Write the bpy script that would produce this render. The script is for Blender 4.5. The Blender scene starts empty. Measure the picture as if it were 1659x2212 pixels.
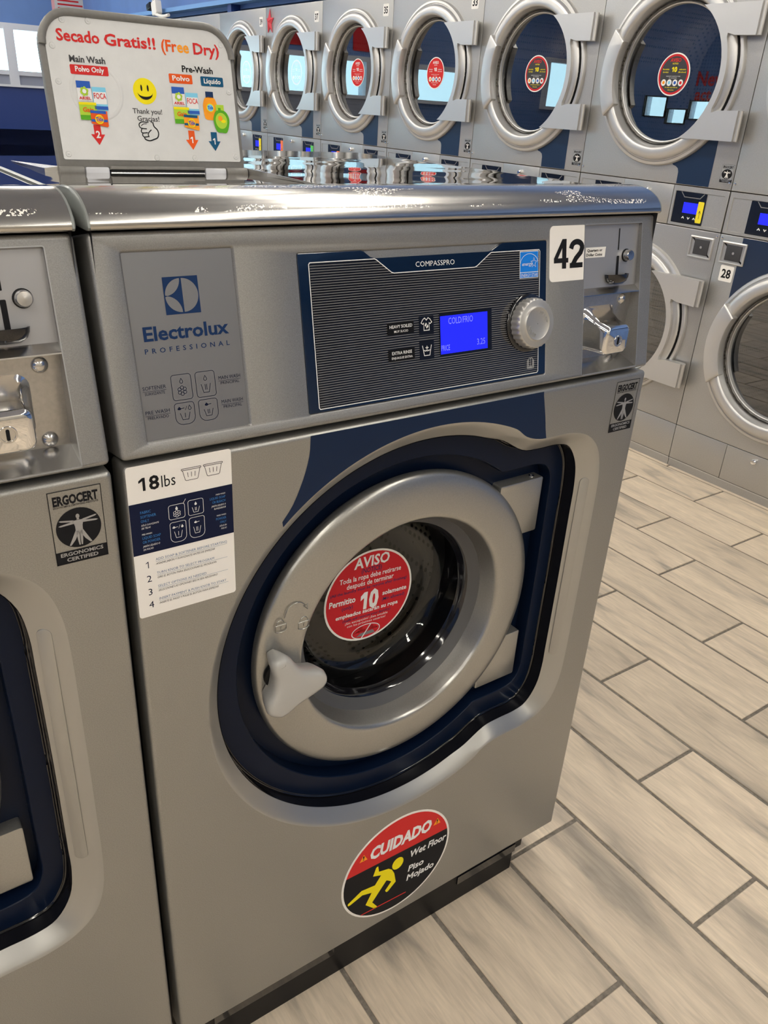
import bpy, bmesh, math, random
from mathutils import Vector, Matrix, geometry
random.seed(7)
SC = bpy.context.scene
COL = SC.collection
PI = math.pi
# ------------------------------------------------------------------ camera
CAMLOC = (-0.1878, -0.6639, 1.2501)
CAMROT = (1.1000, -0.0535, -0.5981)
FPX = 1719.9
cd = bpy.data.cameras.new('camera')
cd.sensor_fit = 'HORIZONTAL'; cd.sensor_width = 36.0; cd.lens = 36.0 * FPX / 1659.0
cd.clip_start = 0.02; cd.clip_end = 100
cam = bpy.data.objects.new('camera', cd); COL.objects.link(cam)
cam.location = CAMLOC; cam.rotation_euler = CAMROT
SC.camera = cam
# ------------------------------------------------------------------ sky and exposure
W_ = bpy.data.worlds.new('sky'); SC.world = W_; W_.use_nodes = True
bg = W_.node_tree.nodes['Background']
bg.inputs[0].default_value = (0.60, 0.90, 1.0, 1); bg.inputs[1].default_value = 7.0
SC.view_settings.view_transform = 'Standard'
SC.view_settings.look = 'None'
SC.view_settings.exposure = -0.1
SC.view_settings.gamma = 1.0
SC.view_settings.use_curve_mapping = False
SC.cycles.max_bounces = 8; SC.cycles.diffuse_bounces = 4; SC.cycles.glossy_bounces = 4
LAMP = 26.0           # emission of the ceiling lamp diffusers
LAMPCOL = (1.0, 0.945, 0.84)
# ------------------------------------------------------------------ main measures (metres)
W = 0.72; ZB = 0.082; ZT = 0.9509; ZTOP = 1.1454; LEAN = 0.0361; PLEN = math.hypot(LEAN, ZTOP - ZT)
XD = 2.5313; YD0 = 1.1328; WD = 0.71657; ZMID = 1.050
ROOM = (-5.0, -6.0, XD + 1.0, 9.0, 2.85)   # x0 y0 x1 y1 height

# ================================================================== materials
MATS = {}
def mat(name, col, rough=0.5, metal=0.0, emit=0.0, noise=None, bump=None, spec=None, coat=0.0, ior=None):
    if name in MATS: return MATS[name]
    m = bpy.data.materials.new(name); m.use_nodes = True; MATS[name] = m
    nt = m.node_tree; b = nt.nodes['Principled BSDF']
    c = tuple(col) + (1,)
    b.inputs['Base Color'].default_value = c
    b.inputs['Roughness'].default_value = rough
    b.inputs['Metallic'].default_value = metal
    if spec is not None: b.inputs['Specular IOR Level'].default_value = spec
    if coat: b.inputs['Coat Weight'].default_value = coat; b.inputs['Coat Roughness'].default_value = 0.04
    if emit:
        b.inputs['Emission Color'].default_value = c; b.inputs['Emission Strength'].default_value = emit
    if noise or bump:
        tc = nt.nodes.new('ShaderNodeTexCoord')
    if noise:                                   # (scale, amount, detail[, stretch])
        mp = nt.nodes.new('ShaderNodeMapping'); nt.links.new(tc.outputs['Object'], mp.inputs[0])
        if len(noise) > 3: mp.inputs['Scale'].default_value = noise[3]
        n = nt.nodes.new('ShaderNodeTexNoise'); n.inputs['Scale'].default_value = noise[0]; n.inputs['Detail'].default_value = noise[2]
        nt.links.new(mp.outputs[0], n.inputs['Vector'])
        r = nt.nodes.new('ShaderNodeMapRange'); r.inputs[1].default_value = 0.3; r.inputs[2].default_value = 0.7
        r.inputs[3].default_value = 1 - noise[1]; r.inputs[4].default_value = 1 + noise[1]
        nt.links.new(n.outputs[0], r.inputs[0])
        mx = nt.nodes.new('ShaderNodeMix'); mx.data_type = 'RGBA'; mx.blend_type = 'MULTIPLY'; mx.inputs[0].default_value = 1
        mx.inputs[6].default_value = c; nt.links.new(r.outputs[0], mx.inputs[7]); nt.links.new(mx.outputs[2], b.inputs['Base Color'])
    if bump:                                    # (scale, strength, distance[, stretch])
        mp = nt.nodes.new('ShaderNodeMapping'); nt.links.new(tc.outputs['Object'], mp.inputs[0])
        if len(bump) > 3: mp.inputs['Scale'].default_value = bump[3]
        n = nt.nodes.new('ShaderNodeTexNoise'); n.inputs['Scale'].default_value = bump[0]; n.inputs['Detail'].default_value = 3
        nt.links.new(mp.outputs[0], n.inputs['Vector'])
        bp = nt.nodes.new('ShaderNodeBump'); bp.inputs['Strength'].default_value = bump[1]; bp.inputs['Distance'].default_value = bump[2]
        nt.links.new(n.outputs[0], bp.inputs['Height']); nt.links.new(bp.outputs[0], b.inputs['Normal'])
    return m
def glassmat(name, tint, r0=.04, rough=0.0):
    """clear sheet: tinted see-through plus mirror reflection growing towards grazing view (Schlick), same from both sides"""
    m = bpy.data.materials.new(name); m.use_nodes = True; MATS[name] = m
    nt = m.node_tree; nt.nodes.clear(); L = nt.links.new
    o = nt.nodes.new('ShaderNodeOutputMaterial'); mx = nt.nodes.new('ShaderNodeMixShader')
    t = nt.nodes.new('ShaderNodeBsdfTransparent'); t.inputs[0].default_value = tuple(tint) + (1,)
    g = nt.nodes.new('ShaderNodeBsdfGlossy'); g.inputs['Roughness'].default_value = rough; g.inputs[0].default_value = (.95, .97, 1, 1)
    ge = nt.nodes.new('ShaderNodeNewGeometry'); d = nt.nodes.new('ShaderNodeVectorMath'); d.operation = 'DOT_PRODUCT'
    L(ge.outputs['Normal'], d.inputs[0]); L(ge.outputs['Incoming'], d.inputs[1])
    def M(op, x, y):
        q = nt.nodes.new('ShaderNodeMath'); q.operation = op
        for i, v in enumerate((x, y)):
            if v is None: continue
            if isinstance(v, (int, float)): q.inputs[i].default_value = v
            else: L(v, q.inputs[i])
        return q.outputs[0]
    k = M('POWER', M('SUBTRACT', 1.0, M('ABSOLUTE', d.outputs['Value'], None)), 5.0)
    f = M('ADD', M('MULTIPLY', k, 1 - r0), r0)
    L(f, mx.inputs[0]); L(t.outputs[0], mx.inputs[1]); L(g.outputs[0], mx.inputs[2]); L(mx.outputs[0], o.inputs[0])
    return m

mat('steel_paint', (.345, .340, .318), .38, .75, noise=(900, .10, 2), bump=(700, .05, .0004))
mat('housing_grey', (.305, .300, .290), .42, .65, noise=(1100, .12, 2), bump=(900, .06, .0004))
mat('rim_silver', (.41, .405, .385), .34, .75)
mat('door_silver', (.405, .398, .372), .30, .80, noise=(500, .05, 2))
mat('plate_silver', (.40, .40, .41), .38, .55)
mat('brand_grey', (.215, .215, .225), .36, .5)
mat('decal_navy', (.0035, .0155, .050), .40, 0, spec=.25)
mat('navy', (.0022, .0070, .0225), .35, 0, spec=.18)
mat('navy_gloss', (.003, .012, .036), .12, 0, coat=.5)
mat('black_gloss', (.006, .006, .008), .10, 0, coat=.5)
mat('black', (.005, .005, .006), .4, spec=.2)
mat('black_matt', (.012, .012, .013), .7)
mat('side_black', (.014, .014, .017), .5)
mat('rubber', (.018, .018, .019), .4)
mat('grey_rubber', (.075, .075, .078), .5)
mat('chrome', (.86, .86, .86), .06, 1.0)
mat('dull_chrome', (.62, .61, .60), .22, 1.0)
mat('coin_plate_metal', (.47, .46, .445), .30, .9, noise=(300, .06, 3))
mat('white', (.80, .78, .74), .45)
mat('paper_white', (.59, .59, .58), .28, noise=(60, .03, 3), bump=(420, .10, .0006))
mat('sticker_white', (.85, .82, .775), .35)
mat('ink_black', (.010, .010, .012), .6, spec=.15)
mat('ink_navy', (.008, .030, .10), .6, spec=.15)
mat('ink_navy2', (.006, .010, .035), .6, spec=.15)
mat('ink_blue', (.05, .20, .50), .6, spec=.15)
mat('ink_bluegrey', (.14, .22, .36), .6, spec=.15)
mat('ink_grey', (.20, .20, .21), .6, spec=.15)
mat('ink_dgrey', (.055, .055, .06), .6, spec=.15)
mat('ink_red', (.62, .030, .028), .6, spec=.15)
mat('ink_red2', (.56, .022, .030), .6, spec=.15)
mat('ink_orange', (.75, .10, .015), .6, spec=.15)
mat('ink_amber', (.90, .33, .02), .6, spec=.15)
mat('ink_teal', (.008, .085, .18), .6, spec=.15)
mat('ink_yellow', (.86, .72, .01), .6, spec=.15)
mat('ink_green', (.10, .38, .02), .6, spec=.15)
mat('ink_lime', (.42, .62, .05), .6, spec=.15)
mat('ink_sky', (.22, .58, .78), .6, spec=.15)
mat('ink_royal', (.03, .11, .45), .6, spec=.15)
mat('ink_estar', (.01, .20, .72), .6, spec=.15)
mat('ink_stripe', (.16, .16, .165), .6, spec=.15)
mat('ink_white', (.78, .78, .77), .6, spec=.15)
mat('lcd_blue', (.012, .016, .80), .25, emit=.85)
mat('lcd_text', (.22, .25, .75), .3, emit=.35)
mat('knob_silver', (.45, .438, .415), .36, .55)
mat('handle_grey', (.42, .41, .385), .28, 0, coat=.15)
mat('flap_grey', (.17, .163, .15), .42, noise=(200, .06, 2))
mat('endcap_grey', (.25, .265, .255), .35, .4)
mat('hinge_light', (.52, .53, .56), .3)
mat('dryer_steel', (.455, .447, .43), .38, .70, noise=(300, .06, 3))
mat('dryer_ring', (.58, .57, .555), .36, .70)
mat('dryer_blue', (.005, .020, .058), .30, 0, coat=.2)
mat('wall_blue', (.115, .215, .48), .6, noise=(2.5, .10, 3))
mat('wall_blue_light', (.16, .34, .68), .5)
mat('bulkhead_blue', (.006, .034, .19), .45, noise=(6, .05, 2))
mat('ceiling_paint', (.42, .44, .50), .9, noise=(3, .05, 2))
mat('wall_grey', (.30, .33, .42), .7)
mat('bounce_cream', (.62, .58, .50), .8, noise=(3, .05, 2))  # invented pale tone for the unseen front wall, meant to bounce light
mat('frame_white', (.62, .65, .72), .4)
mat('lamp_housing', (.7, .7, .7), .5)
mat('lamp_diffuser', LAMPCOL, .5, emit=LAMP)
mat('drum_metal', (.16, .155, .145), .25, 1.0)
mat('tag_yellow', (.88, .72, .02), .5)
mat('tag_orange', (.90, .20, .06), .5)
mat('tag_green', (.10, .55, .12), .5)
mat('star_red', (.62, .03, .06), .3, coat=.4)
mat('poster_pink', (.75, .40, .42), .6)
mat('grout', (.19, .165, .135), .9, noise=(120, .3, 4))
glassmat('washer_glass', (.80, .80, .76), .045)
glassmat('dryer_glass', (.62, .64, .68), .16)
glassmat('window_glass', (.93, .96, .97), .04)

# brushed steel of the worktop, long fine streaks along the machine width
def brushed(name, col, rough, scale, bstr, wave, scratch=False):
    m = bpy.data.materials.new(name); m.use_nodes = True; MATS[name] = m
    nt = m.node_tree; b = nt.nodes['Principled BSDF']; L = nt.links.new
    b.inputs['Metallic'].default_value = 1.0; b.inputs['Base Color'].default_value = tuple(col) + (1,)
    tc = nt.nodes.new('ShaderNodeTexCoord')
    def noise(sc, det):
        mp = nt.nodes.new('ShaderNodeMapping'); L(tc.outputs['Object'], mp.inputs[0]); mp.inputs['Scale'].default_value = sc
        n = nt.nodes.new('ShaderNodeTexNoise'); n.inputs['Scale'].default_value = 1; n.inputs['Detail'].default_value = det; L(mp.outputs[0], n.inputs['Vector']); return n
    n = noise(scale, 4)
    r = nt.nodes.new('ShaderNodeMapRange'); r.inputs[3].default_value = rough * .6; r.inputs[4].default_value = rough * 1.5
    L(n.outputs[0], r.inputs[0]); rough_out = r.outputs[0]
    n2 = noise(wave[0], 1)
    ad = nt.nodes.new('ShaderNodeMath'); ad.operation = 'MULTIPLY_ADD'; ad.inputs[1].default_value = bstr
    L(n.outputs[0], ad.inputs[0]); L(n2.outputs[0], ad.inputs[2])
    bp = nt.nodes.new('ShaderNodeBump'); bp.inputs['Strength'].default_value = wave[1]; bp.inputs['Distance'].default_value = wave[2]
    L(ad.outputs[0], bp.inputs['Height']); L(bp.outputs[0], b.inputs['Normal'])
    if scratch:                                # wear: short pale scuffs scattered along the rounded edge
        k1 = noise((520, 600, 170), 2); k2 = noise((9, 30, 60), 2)
        def gt(o, t):
            q = nt.nodes.new('ShaderNodeMath'); q.operation = 'GREATER_THAN'; q.inputs[1].default_value = t; L(o, q.inputs[0]); return q.outputs[0]
        mu = nt.nodes.new('ShaderNodeMath'); mu.operation = 'MULTIPLY'; L(gt(k1.outputs[0], .57), mu.inputs[0]); L(gt(k2.outputs[0], .53), mu.inputs[1])
        sx = nt.nodes.new('ShaderNodeSeparateXYZ'); L(tc.outputs['Object'], sx.inputs[0])
        mu2 = nt.nodes.new('ShaderNodeMath'); mu2.operation = 'MULTIPLY'; L(mu.outputs[0], mu2.inputs[0]); L(gt(sx.outputs['Z'], 1.160), mu2.inputs[1])
        mx = nt.nodes.new('ShaderNodeMix'); mx.data_type = 'RGBA'; L(mu2.outputs[0], mx.inputs[0]); mx.inputs[6].default_value = tuple(col) + (1,); mx.inputs[7].default_value = (.9, .88, .82, 1); L(mx.outputs[2], b.inputs['Base Color'])
        mr = nt.nodes.new('ShaderNodeMath'); mr.operation = 'MULTIPLY_ADD'; mr.inputs[1].default_value = .35; L(mu2.outputs[0], mr.inputs[0]); L(rough_out, mr.inputs[2]); rough_out = mr.outputs[0]
    L(rough_out, b.inputs['Roughness'])
brushed('steel_top', (.66, .64, .61), .025, (6, 90, 90), .002, ((5, 7, 5), .5, .004))
brushed('steel_nose', (.55, .535, .51), .20, (5, 260, 260), .06, ((9, 9, 9), .25, .004), True)

# wood-look floor tile, varied per tile
def tilemat():
    m = bpy.data.materials.new('floor_tile'); m.use_nodes = True; MATS['floor_tile'] = m
    nt = m.node_tree; b = nt.nodes['Principled BSDF']; L = nt.links.new
    tc = nt.nodes.new('ShaderNodeTexCoord'); oi = nt.nodes.new('ShaderNodeObjectInfo')
    off = nt.nodes.new('ShaderNodeVectorMath'); off.operation = 'SCALE'; off.inputs[0].default_value = (37, 91, 13); L(oi.outputs['Random'], off.inputs['Scale'])
    add = nt.nodes.new('ShaderNodeVectorMath'); L(tc.outputs['Object'], add.inputs[0]); L(off.outputs[0], add.inputs[1])
    def noise(sc, vec, det, dist=0.0):
        mp = nt.nodes.new('ShaderNodeMapping'); mp.inputs['Scale'].default_value = vec; L(add.outputs[0], mp.inputs[0])
        n = nt.nodes.new('ShaderNodeTexNoise'); n.inputs['Scale'].default_value = sc; n.inputs['Detail'].default_value = det; n.inputs['Distortion'].default_value = dist
        L(mp.outputs[0], n.inputs['Vector']); return n
    n1 = noise(1, (13, 2.4, 1), 5, 1.0)
    n2 = noise(1, (150, 16, 1), 6, .8)
    cr = nt.nodes.new('ShaderNodeValToRGB'); e = cr.color_ramp.elements
    e[0].position = .30; e[0].color = (.340, .292, .235, 1); e[1].position = .62; e[1].color = (.680, .565, .425, 1)
    k = cr.color_ramp.elements.new(.45); k.color = (.590, .490, .372, 1)
    L(n1.outputs[0], cr.inputs[0])
    mr = nt.nodes.new('ShaderNodeMapRange'); mr.inputs[1].default_value = .3; mr.inputs[2].default_value = .7; mr.inputs[3].default_value = .87; mr.inputs[4].default_value = 1.10; L(n2.outputs[0], mr.inputs[0])
    mx = nt.nodes.new('ShaderNodeMix'); mx.data_type = 'RGBA'; mx.blend_type = 'MULTIPLY'; mx.inputs[0].default_value = 1; L(cr.outputs[0], mx.inputs[6]); L(mr.outputs[0], mx.inputs[7])
    r2 = nt.nodes.new('ShaderNodeMapRange'); r2.inputs[3].default_value = .9; r2.inputs[4].default_value = 1.08; L(oi.outputs['Random'], r2.inputs[0])
    m2 = nt.nodes.new('ShaderNodeMix'); m2.data_type = 'RGBA'; m2.blend_type = 'MULTIPLY'; m2.inputs[0].default_value = 1; L(mx.outputs[2], m2.inputs[6]); L(r2.outputs[0], m2.inputs[7])
    L(m2.outputs[2], b.inputs['Base Color']); b.inputs['Roughness'].default_value = .45
    bp = nt.nodes.new('ShaderNodeBump'); bp.inputs['Strength'].default_value = .25; bp.inputs['Distance'].default_value = .0008
    L(n2.outputs[0], bp.inputs['Height']); L(bp.outputs[0], b.inputs['Normal'])
tilemat()

# drum wall with rows of small dark holes
def drummat():
    m = MATS['drum_metal']; nt = m.node_tree; b = nt.nodes['Principled BSDF']; L = nt.links.new
    tc = nt.nodes.new('ShaderNodeTexCoord'); v = nt.nodes.new('ShaderNodeTexVoronoi'); v.inputs['Scale'].default_value = 75; v.inputs['Randomness'].default_value = .12
    L(tc.outputs['Object'], v.inputs['Vector'])
    lt = nt.nodes.new('ShaderNodeMath'); lt.operation = 'LESS_THAN'; lt.inputs[1].default_value = .30; L(v.outputs['Distance'], lt.inputs[0])
    mx = nt.nodes.new('ShaderNodeMix'); mx.data_type = 'RGBA'; L(lt.outputs[0], mx.inputs[0]); mx.inputs[6].default_value = (.45, .43, .40, 1); mx.inputs[7].default_value = (.004, .004, .004, 1)
    L(mx.outputs[2], b.inputs['Base Color'])
drummat()

# ================================================================== geometry helpers
class Frame:
    def __init__(s, o, u, v):
        s.o = Vector(o); s.u = Vector(u).normalized(); s.v = Vector(v).normalized(); s.n = s.u.cross(s.v)
    def __call__(s, a, b, w=0.0):
        return s.o + s.u * a + s.v * b + s.n * w
    def sub(s, a, b, ang=0.0, w=0.0):
        c, d = math.cos(ang), math.sin(ang)
        return Frame(s(a, b, w), s.u * c + s.v * d, s.v * c - s.u * d)
FACE = Frame((0, 0, 0), (1, 0, 0), (0, 0, 1))                       # w outward = -y
PANEL = Frame((0, 0, ZT), (1, 0, 0), (0, LEAN, ZTOP - ZT))
LOCAL = Frame((0, 0, 0), (1, 0, 0), (0, 0, 1))
DRY = Frame((0, 0, 0), (0, -1, 0), (0, 0, 1))                       # w outward = -x

def ell(cu, cv, a, b=None, n=32, t0=0.0, t1=2 * PI):
    b = a if b is None else b
    full = abs(t1 - t0 - 2 * PI) < 1e-6
    k = n if full else n + 1
    return [(cu + a * math.cos(t0 + (t1 - t0) * i / n), cv + b * math.sin(t0 + (t1 - t0) * i / n)) for i in range(k)]
def rrect(u0, u1, v0, v1, r=0.002, n=4, r4=None):
    """rounded rectangle, counter-clockwise from bottom-left; r4 = radii bl, br, tr, tl"""
    R = r4 or (r,) * 4
    out = []
    for (cu, cv, a0), q in zip(((u0 + R[0], v0 + R[0], PI), (u1 - R[1], v0 + R[1], 1.5 * PI), (u1 - R[2], v1 - R[2], 0), (u0 + R[3], v1 - R[3], .5 * PI)), R):
        for i in range(n + 1):
            a = a0 + .5 * PI * i / n
            out.append((cu + q * math.cos(a), cv + q * math.sin(a)))
    return out
def inset(pts, d):
    """offset a closed counter-clockwise loop inwards by d"""
    n = len(pts); out = []
    for i in range(n):
        p0, p1, p2 = pts[i - 1], pts[i], pts[(i + 1) % n]
        e1 = (p1[0] - p0[0], p1[1] - p0[1]); e2 = (p2[0] - p1[0], p2[1] - p1[1])
        l1 = math.hypot(*e1) or 1e-9; l2 = math.hypot(*e2) or 1e-9
        n1 = (-e1[1] / l1, e1[0] / l1); n2 = (-e2[1] / l2, e2[0] / l2)
        m = (n1[0] + n2[0], n1[1] + n2[1]); q = m[0] * n1[0] + m[1] * n1[1]
        q = max(q, .4)
        out.append((p1[0] + m[0] * d / q, p1[1] + m[1] * d / q))
    return out
def spline(pts, per=6, closed=True):
    n = len(pts); out = []
    rng = range(n) if closed else range(n - 1)
    for i in rng:
        if closed: p = [pts[(i + k - 1) % n] for k in range(4)]
        else: p = [pts[max(0, min(n - 1, i + k - 1))] for k in range(4)]
        for j in range(per):
            t = j / per
            out.append(tuple(.5 * (2 * p[1][c] + (p[2][c] - p[0][c]) * t + (2 * p[0][c] - 5 * p[1][c] + 4 * p[2][c] - p[3][c]) * t * t + (3 * p[1][c] - p[0][c] - 3 * p[2][c] + p[3][c]) * t ** 3) for c in range(len(p[0]))))
    if not closed: out.append(tuple(pts[-1]))
    return out

class MB:
    def __init__(s): s.v = []; s.f = []; s.m = []; s.mats = []
    def mi(s, m):
        if m not in s.mats: s.mats.append(m)
        return s.mats.index(m)
    def add(s, vs, fs, m):
        k = len(s.v); s.v += [tuple(x) for x in vs]; i = s.mi(m)
        for f in fs: s.f.append(tuple(k + q for q in f)); s.m.append(i)
    def poly(s, F, pts, m, w=0.0): s.add([F(a, b, w) for a, b in pts], [range(len(pts))], m)
    def rect(s, F, u0, u1, v0, v1, m, w=0.0): s.poly(F, [(u0, v0), (u1, v0), (u1, v1), (u0, v1)], m, w)
    def loft(s, loops, m, closed=True, cap0=False, cap1=False):
        n = len(loops[0]); vs = [p for l in loops for p in l]; fs = []
        for i in range(len(loops) - 1):
            for j in range(n if closed else n - 1):
                k = (j + 1) % n
                fs.append((i * n + j, i * n + k, (i + 1) * n + k, (i + 1) * n + j))
        if cap0: fs.append(tuple(reversed(range(n))))
        if cap1: fs.append(tuple((len(loops) - 1) * n + j for j in range(n)))
        s.add(vs, fs, m)
    def prism(s, F, pts, w0, w1, m, ch=0.0, back=True):
        loops = [[F(a, b, w0) for a, b in pts]]
        if ch:
            for k, (di, dw) in enumerate(((0, -1), (.3, -.3), (1, 0))):
                q = inset(pts, ch * di) if di else pts
                loops.append([F(a, b, w1 + ch * dw) for a, b in q])
        else: loops.append([F(a, b, w1) for a, b in pts])
        s.loft(loops, m, True, back, True)
    def sheet(s, F, outer, holes, m, w=0.0):
        loops = [outer] + holes
        tri = geometry.tessellate_polygon([[Vector((a, b, 0)) for a, b in l] for l in loops])
        flat = [p for l in loops for p in l]
        s.add([F(a, b, w) for a, b in flat], tri, m)
    def lathe(s, F, cu, cv, prof, m, n=64, t0=0.0, t1=2 * PI):
        full = abs(t1 - t0 - 2 * PI) < 1e-6
        loops = [[F(a, b, w) for a, b in ell(cu, cv, max(r, 1e-5), None, n, t0, t1)] for r, w in prof]
        s.loft(loops, m, full)
    def stroke(s, F, pts, wd, m, w=0.0, closed=False):
        n = len(pts); L = []; R = []
        for i in range(n):
            a = pts[i - 1] if (i or closed) else pts[i]; b = pts[(i + 1) % n] if (i < n - 1 or closed) else pts[i]
            c = pts[i]
            d1 = Vector((c[0] - a[0], c[1] - a[1])); d2 = Vector((b[0] - c[0], b[1] - c[1]))
            if d1.length < 1e-9: d1 = d2
            if d2.length < 1e-9: d2 = d1
            n1 = Vector((-d1.y, d1.x)).normalized(); n2 = Vector((-d2.y, d2.x)).normalized()
            mm = n1 + n2; q = max(mm.dot(n1), .5); mm = mm * (wd / 2 / q)
            L.append((c[0] + mm.x, c[1] + mm.y)); R.append((c[0] - mm.x, c[1] - mm.y))
        vs = [F(a, b, w) for a, b in L] + [F(a, b, w) for a, b in R]
        fs = [(i, n + i, n + (i + 1) % n, (i + 1) % n) for i in range(n if closed else n - 1)]
        s.add(vs, fs, m)
    def box(s, x0, x1, y0, y1, z0, z1, m, skip=''):
        v = [(x0, y0, z0), (x1, y0, z0), (x1, y1, z0), (x0, y1, z0), (x0, y0, z1), (x1, y0, z1), (x1, y1, z1), (x0, y1, z1)]
        f = {'b': (0, 3, 2, 1), 't': (4, 5, 6, 7), 'f': (0, 1, 5, 4), 'r': (1, 2, 6, 5), 'k': (2, 3, 7, 6), 'l': (3, 0, 4, 7)}
        s.add(v, [q for k, q in f.items() if k not in skip], m)
    def tube(s, path, r, m, n=10, caps=True):
        P = [Vector(p) for p in path]; loops = []
        up = Vector((0, 0, 1))
        for i, p in enumerate(P):
            t = (P[min(i + 1, len(P) - 1)] - P[max(i - 1, 0)]).normalized()
            a = t.cross(up)
            if a.length < 1e-3: a = t.cross(Vector((1, 0, 0)))
            a.normalize(); b = a.cross(t)
            rr = r[i] if isinstance(r, (list, tuple)) else r
            loops.append([p + (a * math.cos(2 * PI * k / n) + b * math.sin(2 * PI * k / n)) * rr for k in range(n)])
        s.loft(loops, m, True, caps, caps)
    def build(s, name, parent=None, smooth=None, label=None, loc=None, rot=None):
        me = bpy.data.meshes.new(name); me.from_pydata([tuple(v) for v in s.v], [], s.f)
        for q in s.mats: me.materials.append(MATS[q])
        me.polygons.foreach_set('material_index', s.m)
        if smooth:
            bm = bmesh.new(); bm.from_mesh(me)
            bmesh.ops.remove_doubles(bm, verts=bm.verts, dist=1e-6); bmesh.ops.recalc_face_normals(bm, faces=bm.faces)
            bm.to_mesh(me); bm.free()
            me.polygons.foreach_set('use_smooth', [True] * len(me.polygons)); me.set_sharp_from_angle(angle=math.radians(smooth))
        me.update()
        o = bpy.data.objects.new(name, me); COL.objects.link(o)
        if parent: o.parent = parent
        if label: o['label'] = label
        if loc: o.location = loc
        if rot: o.rotation_euler = rot
        return o

def thing(name, label, cat, loc=(0, 0, 0), rot=(0, 0, 0), group=None):
    o = bpy.data.objects.new(name, None); COL.objects.link(o); o.empty_display_size = .1
    o.location = loc; o.rotation_euler = rot; o['label'] = label; o['category'] = cat
    if group: o['group'] = group
    return o
def tag(o, label, cat, group=None):
    o['label'] = label; o['category'] = cat
    if group: o['group'] = group
    return o
def struct(o): o['kind'] = 'structure'; return o
def copy_tree(o, parent=None, skip=()):
    c = o.copy(); COL.objects.link(c); c.parent = parent
    for ch in list(o.children):
        if ch.name.split('.')[0] in skip: continue
        copy_tree(ch, c, skip)
    return c

# ------------------------------------------------------------------ lettering: glyph outlines of the built-in font
GLYPH = {}
CHARS = sorted(set("ABCDEFGHIJKLMNOPQRSTUVWXYZabcdefghijklmnopqrstuvwxyz0123456789!()/&.,-+'" + "áéíóúñÑÁÓÍÉ¡¿"))
WEIGHTS = {'l': 0.0, 'm': .012, 'b': .026, 'x': .045}
def make_glyphs():
    tmp = []
    for k, wv in WEIGHTS.items():
        for ch in CHARS + [' ', '']:
            for suf in ('', '|'):
                if ch + suf == '' : continue
                c = bpy.data.curves.new('g', 'FONT'); c.body = ch + suf; c.resolution_u = 2; c.offset = wv; c.fill_mode = 'FRONT'
                o = bpy.data.objects.new('g', c); COL.objects.link(o); tmp.append((k, ch, suf, o, c))
    dg = bpy.context.evaluated_depsgraph_get(); data = {}
    for k, ch, suf, o, c in tmp:
        ev = o.evaluated_get(dg); me = ev.to_mesh()
        data[(k, ch, suf)] = ([(v.co.x, v.co.y) for v in me.vertices], [tuple(p.vertices) for p in me.polygons])
        ev.to_mesh_clear()
    for k in WEIGHTS:
        bar = max(x for x, y in data[(k, '', '|')][0])
        for ch in CHARS + [' ']:
            v, f = data.get((k, ch, ''), ([], []))
            adv = max(x for x, y in data[(k, ch, '|')][0]) - bar
            GLYPH[(k, ch)] = (v, f, adv)
    for k, ch, suf, o, c in tmp: bpy.data.objects.remove(o)
    for k, ch, suf, o, c in tmp: bpy.data.curves.remove(c)
make_glyphs()
CAPH = max(y for x, y in GLYPH[('l', 'H')][0])
for k_, t_ in (('l', .085), ('m', .105), ('b', .15), ('x', .21)):          # plain sans figure one with a flag
    c_ = CAPH; x_ = .34 * c_; t2 = t_ * c_ * 1.25
    GLYPH[(k_, '1')] = ([(x_, 0), (x_ + t2, 0), (x_ + t2, c_), (x_, c_), (x_ - .27 * c_, c_ - .20 * c_), (x_ - .27 * c_, c_ - .20 * c_ - t2), (x_, c_ - t2 * 1.25)], [(0, 1, 2, 3, 6), (3, 4, 5, 6)], .78 * c_)
def heavy_digits():
    c = CAPH; F0 = lambda a, b, w=0: (a * c, b * c)
    t = MB(); t.stroke(lambda a, b, w=0: (a * c, b * c, 0), [(.07, .66)] + [(.325 + .235 * math.cos(q), .695 + .195 * math.sin(q)) for q in [PI * .98 - PI * 1.12 * i / 12 for i in range(13)]] + [(.50, .52), (.30, .33), (.15, .10)], .185, 'ink_black')
    k = len(t.v); t.add([(.03 * c, 0, 0), (.60 * c, 0, 0), (.60 * c, .175 * c, 0), (.03 * c, .175 * c, 0)], [(0, 1, 2, 3)], 'ink_black')
    GLYPH[('x', '2')] = ([(v[0], v[1]) for v in t.v], list(t.f), .64 * c)
    P = [(.37, 0), (.55, 0), (.55, 1), (.37, 1), (.02, .36), (.02, .20), (.37, .20), (.55, .20), (.64, .20), (.64, .36), (.55, .36), (.37, .36), (.19, .36), (.37, .70)]
    GLYPH[('x', '4')] = ([(a * c, b * c) for a, b in P], [(0, 1, 7, 6), (6, 7, 10, 11), (11, 10, 2, 3, 13), (7, 8, 9, 10), (4, 5, 6, 11, 12), (4, 12, 13, 3)], .68 * c)
heavy_digits()
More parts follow.
